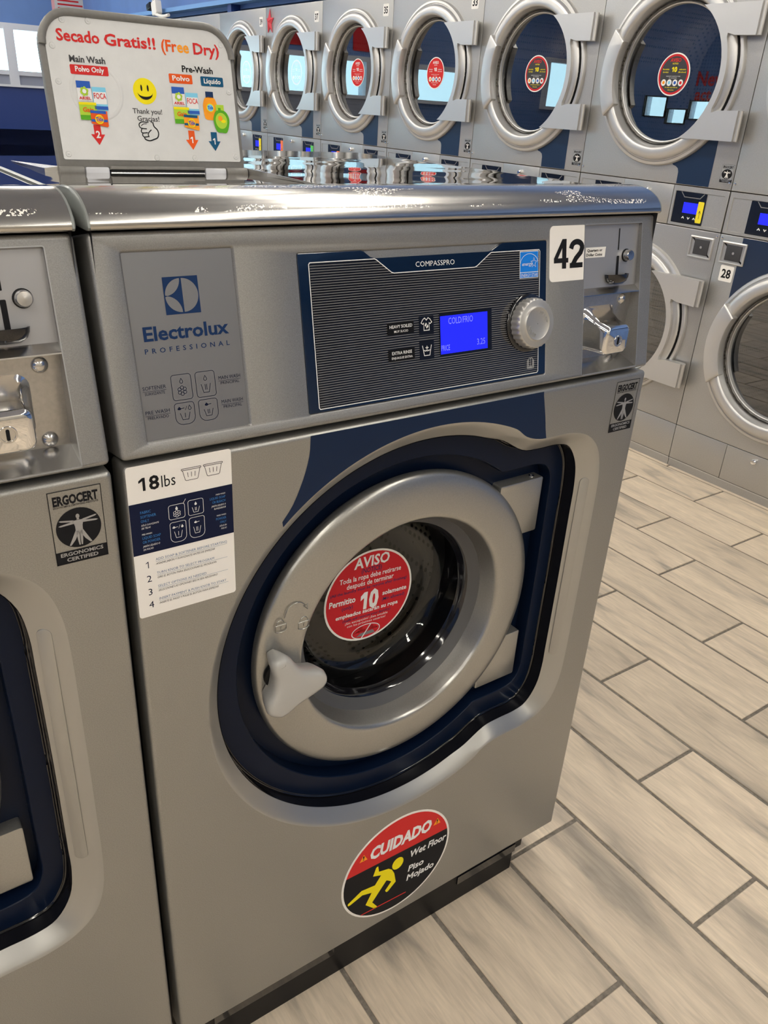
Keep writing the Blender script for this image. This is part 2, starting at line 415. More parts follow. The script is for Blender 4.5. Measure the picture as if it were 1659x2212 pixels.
def text(mb, F, string, u, v, h, m, width=None, align='l', wt='l', shear=0.0, w=0.0, space=0.0, arc=None):
    """letters of cap height h on baseline v; width squeezes or stretches the line; arc=(cu,cv,r,angle0,dir)"""
    s = h / CAPH; pen = 0.0; items = []
    for ch in string:
        g = GLYPH.get((wt, ch)) or GLYPH[(wt, ' ')]
        items.append((pen, g)); pen += g[2] + space
    pen -= space
    tot = pen * s; sx = s
    if width: sx = width / pen; tot = width
    x0 = u if align == 'l' else (u - tot if align == 'r' else u - tot / 2)
    for p, (vs, fs, adv) in items:
        if not fs: continue
        if arc:
            r, a0, d = arc
            ang = a0 - d * ((p + adv / 2) * sx - tot / 2) / r
            c, q = math.cos(ang), math.sin(ang)
            tx, ty = (q * d, -c * d); nx, ny = (c * d, q * d)
            pts = []
            for x, y in vs:
                lx = (x - adv / 2) * sx; ly = y * s
                pts.append((u + c * r + tx * lx + nx * ly, v + q * r + ty * lx + ny * ly))
        else:
            pts = [(x0 + (p + x) * sx + shear * y * s, v + y * s) for x, y in vs]
        mb.add([F(a, b, w) for a, b in pts], fs, m)
    return tot
# ------------------------------------------------------------------ small pictograms
def drop(mb, F, cu, cv, h, m, wd=None, w=0.0):
    r = h * .33; pts = ell(cu, cv - h * .17, r, r, 14, -PI * 1.22, PI * .22) + [(cu, cv + h * .5)]
    (mb.stroke(F, pts, wd, m, w, True) if wd else mb.poly(F, pts, m, w))
def flower(mb, F, cu, cv, r, m, wd, w=0.0):
    for k in range(6):
        a = k * PI / 3 + PI / 6
        mb.stroke(F, ell(cu + r * .62 * math.cos(a), cv + r * .62 * math.sin(a), r * .36, None, 10), wd, m, w, True)
def tub(mb, F, cu, cv, wd, h, m, st, w=0.0, bars=2):
    mb.stroke(F, [(cu - wd / 2, cv + h / 2), (cu - wd * .30, cv - h / 2), (cu + wd * .30, cv - h / 2), (cu + wd / 2, cv + h / 2)], st, m, w)
    for k in range(bars):
        x = cu + (k - (bars - 1) / 2) * wd * .16
        mb.stroke(F, [(x, cv - h * .2), (x, cv + h * .45)], st, m, w)
def spoon(mb, F, cu, cv, s, m, w=0.0):
    mb.poly(F, ell(cu - s * .25, cv, s * .28, s * .18, 12), m, w); mb.stroke(F, [(cu, cv), (cu + s * .5, cv + s * .05)], s * .09, m, w)
    mb.poly(F, [(cu - s * .45, cv + .1 * s), (cu - s * .25, cv + .32 * s), (cu - s * .03, cv + .1 * s)], m, w)
def four_boxes(mb, F, b, m, st, w=0.0, solid=True):
    """b = four (u0,u1,v0,v1): softener, liquid wash, pre wash, powder wash"""
    for k, (u0, u1, v0, v1) in enumerate(b):
        rr = (u1 - u0) * .14; big = (u1 - u0) * .36
        mb.stroke(F, rrect(u0, u1, v0, v1, rr, 4, (rr, rr, rr, rr) if k < 2 else (big, big, rr, rr)), st, m, w, True)
    c = [((q[0] + q[1]) / 2, (q[2] + q[3]) / 2, q[1] - q[0], q[3] - q[2]) for q in b]
    dw = None if solid else st
    u, v, a, h = c[0]; drop(mb, F, u, v + h * .25, a * .24, m, dw, w); flower(mb, F, u, v - h * .14, a * .24, m, st, w)
    u, v, a, h = c[1]; drop(mb, F, u, v + h * .24, a * .24, m, dw, w); tub(mb, F, u, v - h * .16, a * .48, h * .34, m, st, w)
    u, v, a, h = c[2]; spoon(mb, F, u - a * .18, v + h * .24, a * .34, m, w); drop(mb, F, u + a * .26, v + h * .25, a * .22, m, dw, w)
    mb.stroke(F, [(u + a * .03, v + h * .15), (u + a * .12, v + h * .33)], st * .7, m, w); tub(mb, F, u, v - h * .12, a * .5, h * .32, m, st, w, 1)
    u, v, a, h = c[3]; spoon(mb, F, u, v + h * .25, a * .34, m, w); tub(mb, F, u, v - h * .12, a * .48, h * .32, m, st, w)
def man(mb, F, cu, cv, r, m, w=0.0):
    """upright figure with two pairs of arms and legs, inside a disc of radius r"""
    P = lambda l: [(cu + a * r, cv + b * r) for a, b in l]
    mb.poly(F, P(ell(0, .60, .085, .12, 12)), m, w)
    mb.poly(F, P([(-.045, .52), (.045, .52), (.06, .42), (-.06, .42)]), m, w)
    mb.poly(F, P([(-.24, .40), (.24, .40), (.17, .10), (.16, -.18), (0, -.26), (-.16, -.18), (-.17, .10)]), m, w)
    for s in (-1, 1):
        mb.poly(F, P([(s * .2, .42), (s * .2, .32), (s * .78, .44), (s * .86, .50), (s * .78, .52)]), m, w)
        mb.poly(F, P([(s * .2, .36), (s * .2, .24), (s * .80, .20), (s * .90, .24), (s * .80, .28)]), m, w)
        mb.poly(F, P([(s * .16, -.10), (s * .02, -.22), (s * .22, -.60), (s * .44, -.86), (s * .52, -.84), (s * .36, -.52)]), m, w)
        mb.poly(F, P([(s * .01, -.2), (s * .14, -.24), (s * .12, -.6), (s * .08, -.9), (s * .02, -.9)]), m, w)
# ================================================================== the room
X0, Y0, X1, Y1, HZ = ROOM
def build_room():
    fl = MB(); fl.box(X0, X1, Y0, Y1, -.08, -.003, 'grout')
    floor = struct(fl.build('floor'))
    # wood-look tiles, long side along y, laid row by row
    TW, TL, PX, PY = .1787, .5405, .1872, .5485
    t = MB(); a, b = TW / 2, TL / 2
    lp = lambda d, z: [(-a + d, -b + d, z), (a - d, -b + d, z), (a - d, b - d, z), (-a + d, b - d, z)]
    t.loft([lp(0, -.003), lp(0, -.0012), lp(.0014, 0)], 'floor_tile', True, False, True)
    first = None
    joints = {0: .027, 1: .300, 2: .025, 3: .273, 4: .020, 5: .262, 6: .018, 7: .305, -1: .297, -2: .026, -3: .299}
    rest = MB()
    for r in range(-32, 14):
        y0 = joints.get(r, .026 if r % 2 == 0 else .298)
        xc = 1.0193 + PX * (r + .5)
        for k in range(-12, 17):
            yc = y0 + PY * (k + .5)
            if xc + a > X1 or xc - a < X0 or yc + b > Y1 or yc - b < Y0: continue
            if -11 <= r < 8 and -4 <= k < 8:
                if first is None: first = o = t.build('floor_tile', floor)
                else: o = first.copy(); COL.objects.link(o); o.parent = floor
                o.location = (xc, yc, 0)
            else:
                rest.loft([[(x + xc, y + yc, z) for x, y, z in lp(d, z)] for d, z in ((0, -.003), (0, -.0012), (.0014, 0))], 'floor_tile', True, False, True)
    rest.build('outlying_tiles', floor)['kind'] = 'stuff'
    # ceiling, walls
    c = MB(); c.box(X0 - .2, X1 + .2, Y0 - .2, Y1 + .2, HZ, HZ + .1, 'ceiling_paint'); struct(c.build('ceiling'))
    m = MB(); m.box(X0, X1, Y0 - .15, Y0, -.05, HZ, 'bounce_cream'); struct(m.build('wall_front'))  # unseen wall, its pale colour chosen to bounce light onto the washers
    m = MB(); m.box(X1, X1 + .15, Y0 - .15, Y1 + .15, -.05, HZ, 'wall_blue'); struct(m.build('wall_right'))
    # soffit over the dryers, with a pale blue ledge
    m = MB(); m.box(XD + .10, X1, Y0, Y1, 1.80, HZ, 'wall_blue'); sf = struct(m.build('wall_soffit'))
    m = MB(); m.box(XD + .01, XD + .10, Y0, Y1, 1.825, 1.853, 'wall_blue_light'); struct(m.build('trim_1'))
    for k in range(8):
        m = MB(); m.box(XD + .03, XD + .10, 5.30 + k * 1.43 - 5.72, 5.36 + k * 1.43 - 5.72, 1.772, 1.826, 'bulkhead_blue'); m.build('bracket', bpy.data.objects['trim_1'])
    # far wall with shop windows; left wall with smaller windows
    WBS = [(-.95, 2.35, 1.365, 1.735), (-2.55, -1.72, 1.365, 1.715), (-4.72, -4.10, 1.40, 1.95)]
    q4 = lambda b: [(b[0], b[2]), (b[1], b[2]), (b[1], b[3]), (b[0], b[3])]
    m = MB(); FB = Frame((0, Y1, 0), (1, 0, 0), (0, 0, 1))
    m.sheet(FB, [(X0, -.05), (X1, -.05), (X1, HZ), (X0, HZ)], [q4(b) for b in WBS], 'wall_blue')
    for b in WBS: m.loft([[FB(p, q, w) for p, q in q4(b)] for w in (0, -.12)], 'frame_white')
    struct(m.build('wall_back'))
    n = 0
    def window(b, splits, F, along_x):
        nonlocal n
        n += 1; win = MB(); e = .05
        P = (lambda p, q, w: (p, Y1 - w, q)) if along_x else (lambda p, q, w: (X0 + w, p, q))
        def bx(mb, u0, u1, v0, v1, w0, w1, mt):
            if along_x: mb.box(u0, u1, Y1 - w1, Y1 - w0, v0, v1, mt)
            else: mb.box(X0 + w0, X0 + w1, u0, u1, v0, v1, mt)
        for (u0, u1, v0, v1) in ((b[0] - e, b[1] + e, b[3] - .004, b[3] + .05), (b[0] - e, b[1] + e, b[2] - .03, b[2] + .010), (b[0] - e, b[0] + .015, b[2] + .010, b[3] - .004), (b[1] - .015, b[1] + e, b[2] + .010, b[3] - .004)):
            bx(win, u0, u1, v0, v1, -.02, .05, 'frame_white')
        o = struct(win.build('window_%d' % n + ('' if n == 1 else '_offscreen')))
        xs = [b[0]] + list(splits) + [b[1]]
        for x in splits:
            q = MB(); bx(q, x - .045, x + .045, b[2] - .16, b[3] + .015, -.02, .06, 'frame_white'); q.build('mullion', o)
        for i in range(len(xs) - 1):
            q = MB(); bx(q, xs[i] + .01, xs[i + 1] - .01, b[2] + .005, b[3], -.036, -.03, 'window_glass'); q.build('pane', o)
    window(WBS[0], (-.2, .82, 1.865), FB, True); window(WBS[1], (), FB, True); window(WBS[2], (), FB, True)
    m = MB(); m.box(WBS[0][0], WBS[0][1], Y1 - .03, Y1 - .005, .95, WBS[0][2] - .03, 'wall_grey'); struct(m.build('trim_2'))
    LWS = [(7.45, 7.78, 1.37, 1.60), (7.13, 7.41, 1.30, 1.46), (6.70, 7.09, 1.36, 1.56)]
    FL = Frame((X0, 0, 0), (0, 1, 0), (0, 0, 1))
    m = MB(); m.sheet(FL, [(Y0, -.05), (Y1, -.05), (Y1, HZ), (Y0, HZ)], [q4(b) for b in LWS], 'wall_blue')
    for b in LWS: m.loft([[FL(p, q, w) for p, q in q4(b)] for w in (0, -.12)], 'frame_white')
    struct(m.build('wall_left'))
    for b in LWS:
        n += 1; e = .012; q = MB()
        for (p0, p1, z0, z1) in ((b[0] - e, b[1] + e, b[2] - e, b[2]), (b[0] - e, b[1] + e, b[3], b[3] + e), (b[0] - e, b[0], b[2], b[3]), (b[1], b[1] + e, b[2], b[3])): q.box(X0 - .02, X0 + .02, p0, p1, z0, z1, 'black')
        w = struct(q.build('window_%d_offscreen' % n)); q = MB(); q.box(X0 - .06, X0 - .054, b[0], b[1], b[2], b[3], 'window_glass'); q.build('pane', w)
build_room()

# ceiling lamps: one even grid of strip fittings, all above the picture; the dryer glass mirrors some of them
def lamps():
    first = None
    for x in (-2.9, -.9, 1.3):
        for y in (-5.2, -3.3, -1.4, .5, 2.4, 4.3, 6.2, 8.1):
            if first is None:
                first = o = thing('ceiling_lamp_offscreen', 'long white fluorescent strip lamp fixed under the ceiling', 'lamp', (x, y, HZ), group='ceiling strip lamps')
                m = MB(); m.box(-.09, .09, -.75, .75, -.05, 0, 'lamp_housing'); m.build('housing', o)
                m = MB(); m.box(-.075, .075, -.72, .72, -.075, -.0495, 'lamp_diffuser'); m.build('diffuser_offscreen', o)
            else:
                o = first.copy(); COL.objects.link(o); o.location = (x, y, HZ)
                for ch in first.children:
                    c = ch.copy(); COL.objects.link(c); c.parent = o
lamps()
for i_, o_ in enumerate([o for o in COL.objects if o.name.startswith('ceiling_lamp')]):
    if i_: o_.name = 'ceiling_lamp_%d_offscreen' % (i_ + 1)
for i_, o_ in enumerate([o for o in COL.objects if o.name.startswith('diffuser')]):
    if i_: o_.name = 'diffuser_%d_offscreen' % (i_ + 1)

# low blue service wall behind the washers
def bulkhead():
    t = thing('service_bulkhead', 'dark blue boxed service bulkhead standing behind the washing machines', 'bulkhead', (0, 0, 0))
    m = MB(); m.box(-3.6, .46, 1.10, 1.34, 0, 1.182, 'bulkhead_blue'); m.build('body', t)
    m = MB(); m.box(-3.6, .48, .98, 1.44, 1.1805, 1.2490, 'bulkhead_blue'); m.build('cap_board', t)
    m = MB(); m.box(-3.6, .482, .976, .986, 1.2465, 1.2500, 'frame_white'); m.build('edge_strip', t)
bulkhead()

# ================================================================== washing machine
CX, CZ = .364, .628
def contour(R, cx, cz, up, a0, n=40):
    """round on the left, squared with rounded corners on the right; up = points right of the arc, as (x, dz)"""
    arc = [(cx + R * math.cos(t), cz + R * math.sin(t)) for t in [a0 + (2 * PI - 2 * a0) * i / n for i in range(n + 1)]]
    low = [(x, cz - d) for x, d in up]; top = [(x, cz + d) for x, d in reversed(up)]
    mid = [(up[-1][0] + .0005, cz - up[-1][1] * .5), (up[-1][0] + .0008, cz), (up[-1][0] + .0005, cz + up[-1][1] * .5)]
    return spline(arc + low + mid + top, 4)
RO = contour(.300, .3655, CZ, [(.507, .2605), (.530, .2535), (.556, .252), (.589, .2515), (.623, .242), (.648, .219), (.660, .184), (.6635, .140)], math.radians(66))
RI = contour(.2785, .3622, CZ, [(.483, .2535), (.5186, .2345), (.548, .231), (.583, .2305), (.608, .2225), (.626, .195), (.632, .160), (.6325, .12)], math.radians(70.5))
GR = contour(.246, .3630, CZ, [(.512, .197), (.545, .1965), (.570, .196), (.588, .192), (.600, .182), (.606, .165), (.607, .14), (.607, .10)], math.radians(55))

def aviso_sticker():
    """round red notice on the porthole"""
    m = MB(); R = .0748; F = FACE.sub(CX, CZ - .002, math.radians(-2.6), -.1246)
    m.lathe(F, 0, 0, [(R, -.0004), (R, 0), (R * .955, 0)], 'sticker_white', 56); m.poly(F, ell(0, 0, R * .96, None, 56), 'ink_red2', .0001)
    T = lambda s, u0, u1, v, h, c, wt='m': text(m, F, s, (u0 + u1) / 2 * R, v * R, h * R, c, (u1 - u0) * R, 'c', wt, 0, .0003)
    T('AVISO', -.39, .40, .665, .215, 'ink_white', 'b'); T('(NOTICE)', -.23, .24, .535, .10, 'ink_navy')
    T('Toda la ropa debe retirarse', -.70, .70, .405, .105, 'ink_white'); T('después de terminar', -.535, .535, .262, .105, 'ink_white')
    T('(All the laundry must be remove after finishing)', -.885, .87, .170, .062, 'ink_navy')
    T('10', -.21, .22, -.285, .385, 'ink_white', 'x'); T('Permitito', -.90, -.31, -.055, .125, 'ink_white', 'b'); T('solamente', .31, .885, -.075, .095, 'ink_white', 'b')
    T('(only)', -.61, -.35, -.185, .08, 'ink_navy'); T('(Min allowed)', .31, .86, -.205, .07, 'ink_navy')
    T('empleados sacarán su ropa', -.73, .71, -.365, .085, 'ink_white', 'b'); T('(Staffs will remove your laundry)', -.57, .55, -.465, .055, 'ink_navy')
    T('¡Sin excepción! ¡Sea amable', -.51, .49, -.535, .05, 'ink_white', 'l'); T('con los próximos usuarios!', -.455, .445, -.61, .05, 'ink_white', 'l')
    m.poly(F, ell(0, -.81 * R, .335 * R, .165 * R, 28), 'ink_white', .0002); m.poly(F, ell(0, -.81 * R, .315 * R, .147 * R, 28), 'ink_red2', .0003)
    m.poly(F, [(a * R, b * R) for a, b in [(-.22, -.90), (.22, -.90), (.16, -.815), (-.12, -.835)]], 'ink_grey', .0004)
    T('NO', -.19, -.08, -.745, .045, 'ink_amber'); T('CARPET', -.29, -.02, -.81, .05, 'ink_amber'); T('SIN', .04, .16, -.745, .04, 'ink_white'); T('CARPETA', .02, .27, -.80, .045, 'ink_white')
    m.stroke(F, [(-.10 * R, -.955 * R), (.10 * R, -.665 * R)], .025 * R, 'ink_white', .0006)
    return m
def wet_floor_sticker():
    m = MB(); R = .102; F = FACE.sub(.3573, .2035, math.radians(-1.6))
    m.prism(F, ell(0, 0, R, None, 64), 0, .0004, 'sticker_white')
    P = lambda l: [(a * R, b * R) for a, b in l]
    y = .235; a0 = math.asin(y / .965)
    m.poly(F, P([(.965 * math.cos(t), .965 * math.sin(t)) for t in [a0 + (PI - 2 * a0) * i / 30 for i in range(31)]]), 'ink_red', .0006)
    m.poly(F, P([(.965 * math.cos(t), .965 * math.sin(t)) for t in [PI - a0 + (PI + 2 * a0) * i / 40 for i in range(41)]]), 'ink_black', .0006)
    text(m, F, 'CUIDADO', .02 * R, .40 * R, .225 * R, 'ink_white', 1.13 * R, 'c', 'x', .08, .0008)
    for c in (-.655, .70):
        m.poly(F, P([(c - .07, .455), (c + .07, .455), (c, .585)]), 'ink_amber', .0008)
        m.poly(F, P([(c - .008, .50), (c + .008, .50), (c + .014, .555), (c - .014, .555)]), 'ink_black', .0009); m.poly(F, P(ell(c, .482, .011, None, 8)), 'ink_black', .0009)
    text(m, F, 'Wet Floor', .225 * R, .0, .135 * R, 'ink_white', .70 * R, 'l', 'b', .12, .0008)
    text(m, F, 'Piso', .22 * R, -.31 * R, .125 * R, 'ink_white', .31 * R, 'l', 'b', .12, .0008)
    text(m, F, 'Mojado', .21 * R, -.51 * R, .125 * R, 'ink_white', .545 * R, 'l', 'b', .12, .0008)
    m.poly(F, P(ell(.005, .012, .105, .122, 24)), 'ink_yellow', .0008)
    fig = [(-.371, .176), (-.405, .165), (-.449, .004), (-.297, -.06), (-.396, -.219), (-.640, -.185), (-.872, -.327), (-.868, -.37), (-.830, -.376), (-.618, -.295), (-.445, -.35), (-.539, -.563), (-.347, -.772), (-.310, -.745), (-.415, -.585), (-.29, -.40), (-.181, -.245), (-.13, -.285), (-.084, -.33), (-.187, -.470), (-.160, -.52), (-.128, -.520), (.005, -.385), (-.045, -.17), (-.10, -.06), (-.164, -.002), (-.345, .045)]
    m.poly(F, P(fig), 'ink_yellow', .0008)
    m.stroke(F, P([(-.61, -.745), (.24, -.775)]), .02 * R, 'ink_red', .0008)
    return m
def ergo_sticker(F, u0, u1, v0, v1, small=False):
    """certification label: framed, disc with a figure, dark foot band"""
    m = MB(); h = v1 - v0; w = u1 - u0; cu = (u0 + u1) / 2; band = v0 + h * .175
    m.prism(F, rrect(u0, u1, v0, v1, .0006, 1), 0, .0003, 'steel_paint' if not small else 'dryer_steel')
    m.stroke(F, [(u0, v0), (u1, v0), (u1, v1), (u0, v1)], w * .014, 'ink_black', .0005, True)
    m.rect(F, u0, u1, v0, band, 'ink_black', .0005)
    text(m, F, 'ERGOCERT', cu, v1 - h * .185, h * .115, 'ink_black', w * .86, 'c', 'x', 0, .0005)
    text(m, F, 'ERGONOMICS CERTIFYING INSTITUTE', cu, v1 - h * .225, h * .025, 'ink_black', w * .86, 'c', 'm', 0, .0005)
    r = w * .435; cv = band + (v1 - h * .235 - band) / 2
    ry = min(r, (v1 - h * .235 - band) / 2 * .96)
    m.poly(F, ell(cu, cv, r, ry, 40), 'ink_black', .0005)
    man(m, F, cu, cv, ry * .98, 'sticker_white' if small else 'plate_silver', .0007)
    text(m, F, 'ERGONOMICS', cu, v0 + h * .105, h * .048, 'plate_silver', w * .84, 'c', 'b', 0, .0007)
    text(m, F, 'CERTIFIED', cu, v0 + h * .028, h * .048, 'plate_silver', w * .62, 'c', 'b', 0, .0007)
    return m
def capacity_sticker():
    m = MB(); F = FACE
    m.prism(F, rrect(.0015, .1045, .7852, .9485, .003), 0, .0004, 'sticker_white')
    m.rect(F, .0015, .1045, .8566, .9110, 'ink_navy2', .0006)
    text(m, F, '18', .0115, .9228, .0132, 'ink_black', .0205, 'l', 'b', 0, .0006); text(m, F, 'lbs', .0330, .9228, .0118, 'ink_black', .0150, 'l', 'l', 0, .0006)
    for c, dv in ((.0635, 0), (.0855, .0003)):
        v = .9245 + dv
        m.stroke(F, rrect(c - .0098, c + .0098, v + .0108, v + .0124, .0007, 2), .0005, 'ink_black', .0006, True)
        m.stroke(F, [(c - .0086, v + .0106), (c - .0064, v + .0008), (c - .0054, v), (c + .0054, v), (c + .0064, v + .0008), (c + .0086, v + .0106)], .0005, 'ink_black', .0006)
        for k in (-1, 0, 1): m.stroke(F, [(c + k * .0034, v + .0032), (c + k * .0038, v + .0082)], .0005, 'ink_black', .0006)
    four_boxes(m, F, [(.0385, .0545, .8868, .9020), (.0580, .0735, .8868, .9030), (.0388, .0548, .8615, .8835), (.0582, .0738, .8615, .8840)], 'ink_white', .00045, .0008)
    m.stroke(F, [(.0535, .9020), (.0560, .9060)], .0004, 'ink_white', .0008)
    L = lambda s, v, h, c, wd, sh=0: text(m, F, s, .0112, v, h, c, wd, 'l', 'l', sh, .0008)
    L('FABRIC', .8998, .0027, 'ink_blue', .0105); L('SOFTENER', .8952, .0027, 'ink_blue', .0150); L('ONLY', .8906, .0027, 'ink_blue', .0080)
    L('SÓLO SUAVIZANTE', .8868, .0018, 'ink_white', .0170, .2); L('DE TELAS', .8836, .0018, 'ink_white', .0088, .2)
    L('PRE-WASH', .8772, .0016, 'ink_white', .0098); L('LIQUID SOAP', .8728, .0027, 'ink_blue', .0180); L('OR POWDER', .8682, .0027, 'ink_blue', .0172)
    L('JABÓN LÍQUIDO O', .8642, .0019, 'ink_white', .0165, .2); L('EN POLVO', .8606, .0019, 'ink_white', .0098, .2)
    Q = lambda s, v, h, c, wd, sh=0: text(m, F, s, .0968, v, h, c, wd, 'r', 'l', sh, .0008)
    Q('MAIN WASH', .9022, .0016, 'ink_white', .0100); Q('LIQUID SOAP', .8982, .0025, 'ink_blue', .0165); Q('OR BLEACH', .8940, .0025, 'ink_blue', .0140)
    Q('JABÓN LÍQUIDO O', .8902, .0018, 'ink_white', .0150, .2); Q('BLANQUEADOR', .8870, .0018, 'ink_white', .0125, .2)
    Q('MAIN WASH', .8790, .0016, 'ink_white', .0100); Q('POWDER', .8748, .0025, 'ink_blue', .0110); Q('ONLY', .8706, .0025, 'ink_blue', .0068)
    Q('SÓLO EN', .8668, .0018, 'ink_white', .0076, .2); Q('POLVO', .8636, .0018, 'ink_white', .0060, .2)
    rows = [('1', .8403, 'ADD SOAP & SOFTENER BEFORE STARTING', .0745, 'AÑADIR JABÓN Y SUAVIZANTE ANTES DE EMPEZAR', .061),
            ('2', .8248, 'TURN KNOB TO SELECT PROGRAM', .0600, 'GIRE EL BOTÓN PARA SELECCIONAR EL PROGRAMA', .062),
            ('3', .8097, 'SELECT OPTIONS AS NEEDED', .0510, 'SELECCIONE LAS OPCIONES SEGÚN SEA NECESARIO', .0625),
            ('4', .7950, 'INSERT PAYMENT & PUSH KNOB TO START', .0720, 'INSERTE EL PAGO Y PULSE EL BOTÓN PARA EMPEZAR', .063)]
    for n, v, en, w1, es, w2 in rows:
        text(m, F, n, .0118, v, .0072, 'ink_navy2', None, 'l', 'l', 0, .0006)
        text(m, F, en, .0222, v + .0066, .0026, 'ink_bluegrey', w1, 'l', 'l', 0, .0006)
        m.stroke(F, [(.0222, v + .0054), (.0965, v + .0054)], .00025, 'ink_bluegrey', .0006)
        text(m, F, es, .0222, v + .0018, .0022, 'ink_dgrey', w2, 'l', 'l', .25, .0006)
    return m

def flap_label():
    m = MB(); F = LOCAL
    m.prism(F, rrect(.0535, .2568, .0105, .1478, .003, 8, (.002, .002, .030, .030)), .0, .0009, 'paper_white')
    w = .0012
    T = lambda s, u0, u1, v, h, c, wt='b': text(m, F, s, u0, v, h, c, u1 - u0, 'l', wt, 0, w)
    T('Secado', .0652, .1092, .1232, .0105, 'ink_red'); T('Gratis!!', .1135, .1702, .1225, .0105, 'ink_red')
    T('(Fr', .1752, .1930, .1218, .0108, 'ink_orange'); T('ee', .1935, .2075, .1217, .0108, 'ink_amber'); T('Dry)', .2118, .2440, .1213, .0108, 'ink_red')
    T('Main Wash', .0745, .1122, .1042, .0060, 'ink_dgrey'); T('Pre-Wash', .1962, .2335, .1025, .0062, 'ink_black')
    def pill(u0, u1, v0, v1, c, s):
        m.poly(F, rrect(u0, u1, v0, v1, .0012, 3), c, w); text(m, F, s, (u0 + u1) / 2, v0 + .0028, .0048, 'ink_white', (u1 - u0) * .76, 'c', 'b', 0, w + .0003)
    pill(.0742, .1136, .0927, .1018, 'ink_red', 'Polvo Only'); pill(.1803, .2074, .0904, .0999, 'ink_orange', 'Polvo'); pill(.2174, .2447, .0896, .0994, 'ink_teal', 'Líquido')
    def arrow(cu, v0, v1, c, s):
        hw = .0075; sw = .0037; k = v1 + .0105
        m.poly(F, [(cu - sw, v0), (cu - sw, k), (cu - hw, k), (cu, v1), (cu + hw, k), (cu + sw, k), (cu + sw, v0)], c, w)
        text(m, F, s, cu, v1 + .0070, .0066, 'ink_white', None, 'c', 'b', 0, w + .0004)
    def packets(du, box, stripe, name):
        """the four detergent packets: blue and white bag, pale blue bag, green bag, box"""
        R_ = lambda a, b, c, d, k, l=0: m.rect(F, a + du, b + du, c, d, k, w + l * .0002)
        R_(.0777, .0922, .0680, .0867, 'ink_white', 1); R_(.0777, .0922, .0800, .0867, 'ink_royal', 2)
        for q in range(6):
            a = q * PI / 3 + .3; m.poly(F, ell(.0850 + du + .0028 * math.cos(a), .0768 + .0028 * math.sin(a), .0017, .0021, 8), 'ink_lime', w + .0007)
        m.poly(F, ell(.0850 + du, .0768, .0022, None, 10), 'ink_white', w + .0009)
        text(m, F, 'ARIEL', .0850 + du, .0690, .0026, 'ink_red', .0122, 'c', 'b', 0, w + .0007)
        R_(.0932, .1079, .0590, .0816, 'ink_sky', 1); R_(.0938, .1075, .0652, .0770, 'ink_white', 2); R_(.0936, .1078, .0600, .0632, 'ink_royal', 3)
        text(m, F, 'FOCA', .1006 + du, .0705, .0052, 'ink_red', .0132, 'c', 'm', 0, w + .0007)
        R_(.0774, .0955, .0494, .0664, 'ink_lime', 3); R_(.0774, .0955, .0640, .0664, 'ink_yellow', 4); R_(.0774, .0880, .0494, .0540, 'ink_green', 4)
        text(m, F, 'Gain', .0862 + du, .0572, .0042, 'ink_orange', .0115, 'c', 'b', .1, w + .0010)
        m.poly(F, [(a + du, b) for a, b in [(.0878, .0460), (.1044, .0428), (.1056, .0440), (.1058, .0583), (.0880, .0588)]], box, w + .0010)
        m.poly(F, [(a + du, b) for a, b in [(.0880, .0562), (.1044, .0556), (.1044, .0584), (.0880, .0588)]], stripe, w + .0012)
        R_(.0880, .1050, .0478, .0502, stripe, 6)
        m.poly(F, ell(.0965 + du, .0502, .0046, None, 18), 'ink_yellow', w + .0014); m.poly(F, ell(.0965 + du, .0502, .0036, None, 18), 'ink_amber', w + .0016)
        text(m, F, 'Tide', .0965 + du, .0486, .0036, 'ink_royal', .0078, 'c', 'b', 0, w + .0018)
    packets(0, 'ink_orange', 'ink_royal', 'a'); packets(.1037, 'ink_amber', 'ink_teal', 'b')
    arrow(.0930, .0450, .0252, 'ink_red', '2'); arrow(.1990, .0426, .0225, 'ink_orange', '1'); arrow(.2262, .0418, .0217, 'ink_teal', '1')
    # two liquid bottles
    m.rect(F, .2212, .2305, .0775, .0840, 'ink_navy', w + .0002)
    m.poly(F, spline([(.2208, .0778), (.2172, .0715), (.2168, .0655), (.2182, .0560), (.2240, .0545), (.2300, .0553), (.2338, .0650), (.2338, .0715), (.2305, .0778)], 3), 'ink_amber', w + .0002)
    m.poly(F, ell(.2252, .0672, .0046, None, 16), 'ink_yellow', w + .0005); m.poly(F, ell(.2252, .0672, .0036, None, 16), 'ink_sky', w + .0007); text(m, F, 'Tide', .2252, .0658, .0032, 'ink_royal', .0070, 'c', 'b', 0, w + .0009)
    m.rect(F, .2318, .2418, .0640, .0708, 'ink_lime', w + .0006); m.rect(F, .2345, .2378, .0640, .0676, 'ink_green', w + .0008)
    m.poly(F, spline([(.2322, .0645), (.2284, .0585), (.2276, .0530), (.2305, .0428), (.2368, .0415), (.2430, .0418), (.2470, .0520), (.2465, .0590), (.2420, .0645)], 3), 'ink_green', w + .0008)
    m.poly(F, ell(.2372, .0540, .0072, .0085, 20), 'ink_lime', w + .0010); m.poly(F, ell(.2360, .0565, .0028, None, 10), 'ink_amber', w + .0012); m.poly(F, ell(.2395, .0535, .0030, .0018, 10), 'ink_yellow', w + .0012)
    # round yellow face
    m.poly(F, ell(.1508, .0805, .0130, None, 40), 'ink_yellow', w)
    for s in (-1, 1): m.poly(F, ell(.1508 + s * .0036, .0835, .0010, .0033, 12), 'ink_black', w + .0003)
    m.poly(F, [(.1508 + .0086 * math.cos(t), .0795 + .0075 * math.sin(t)) for t in [PI * (1.03 + .94 * i / 18) for i in range(19)]] + [(.1508 + .0084 * math.cos(t), .0790 + .0040 * math.sin(t)) for t in [PI * (1.97 - .94 * i / 18) for i in range(19)]], 'ink_black', w + .0003)
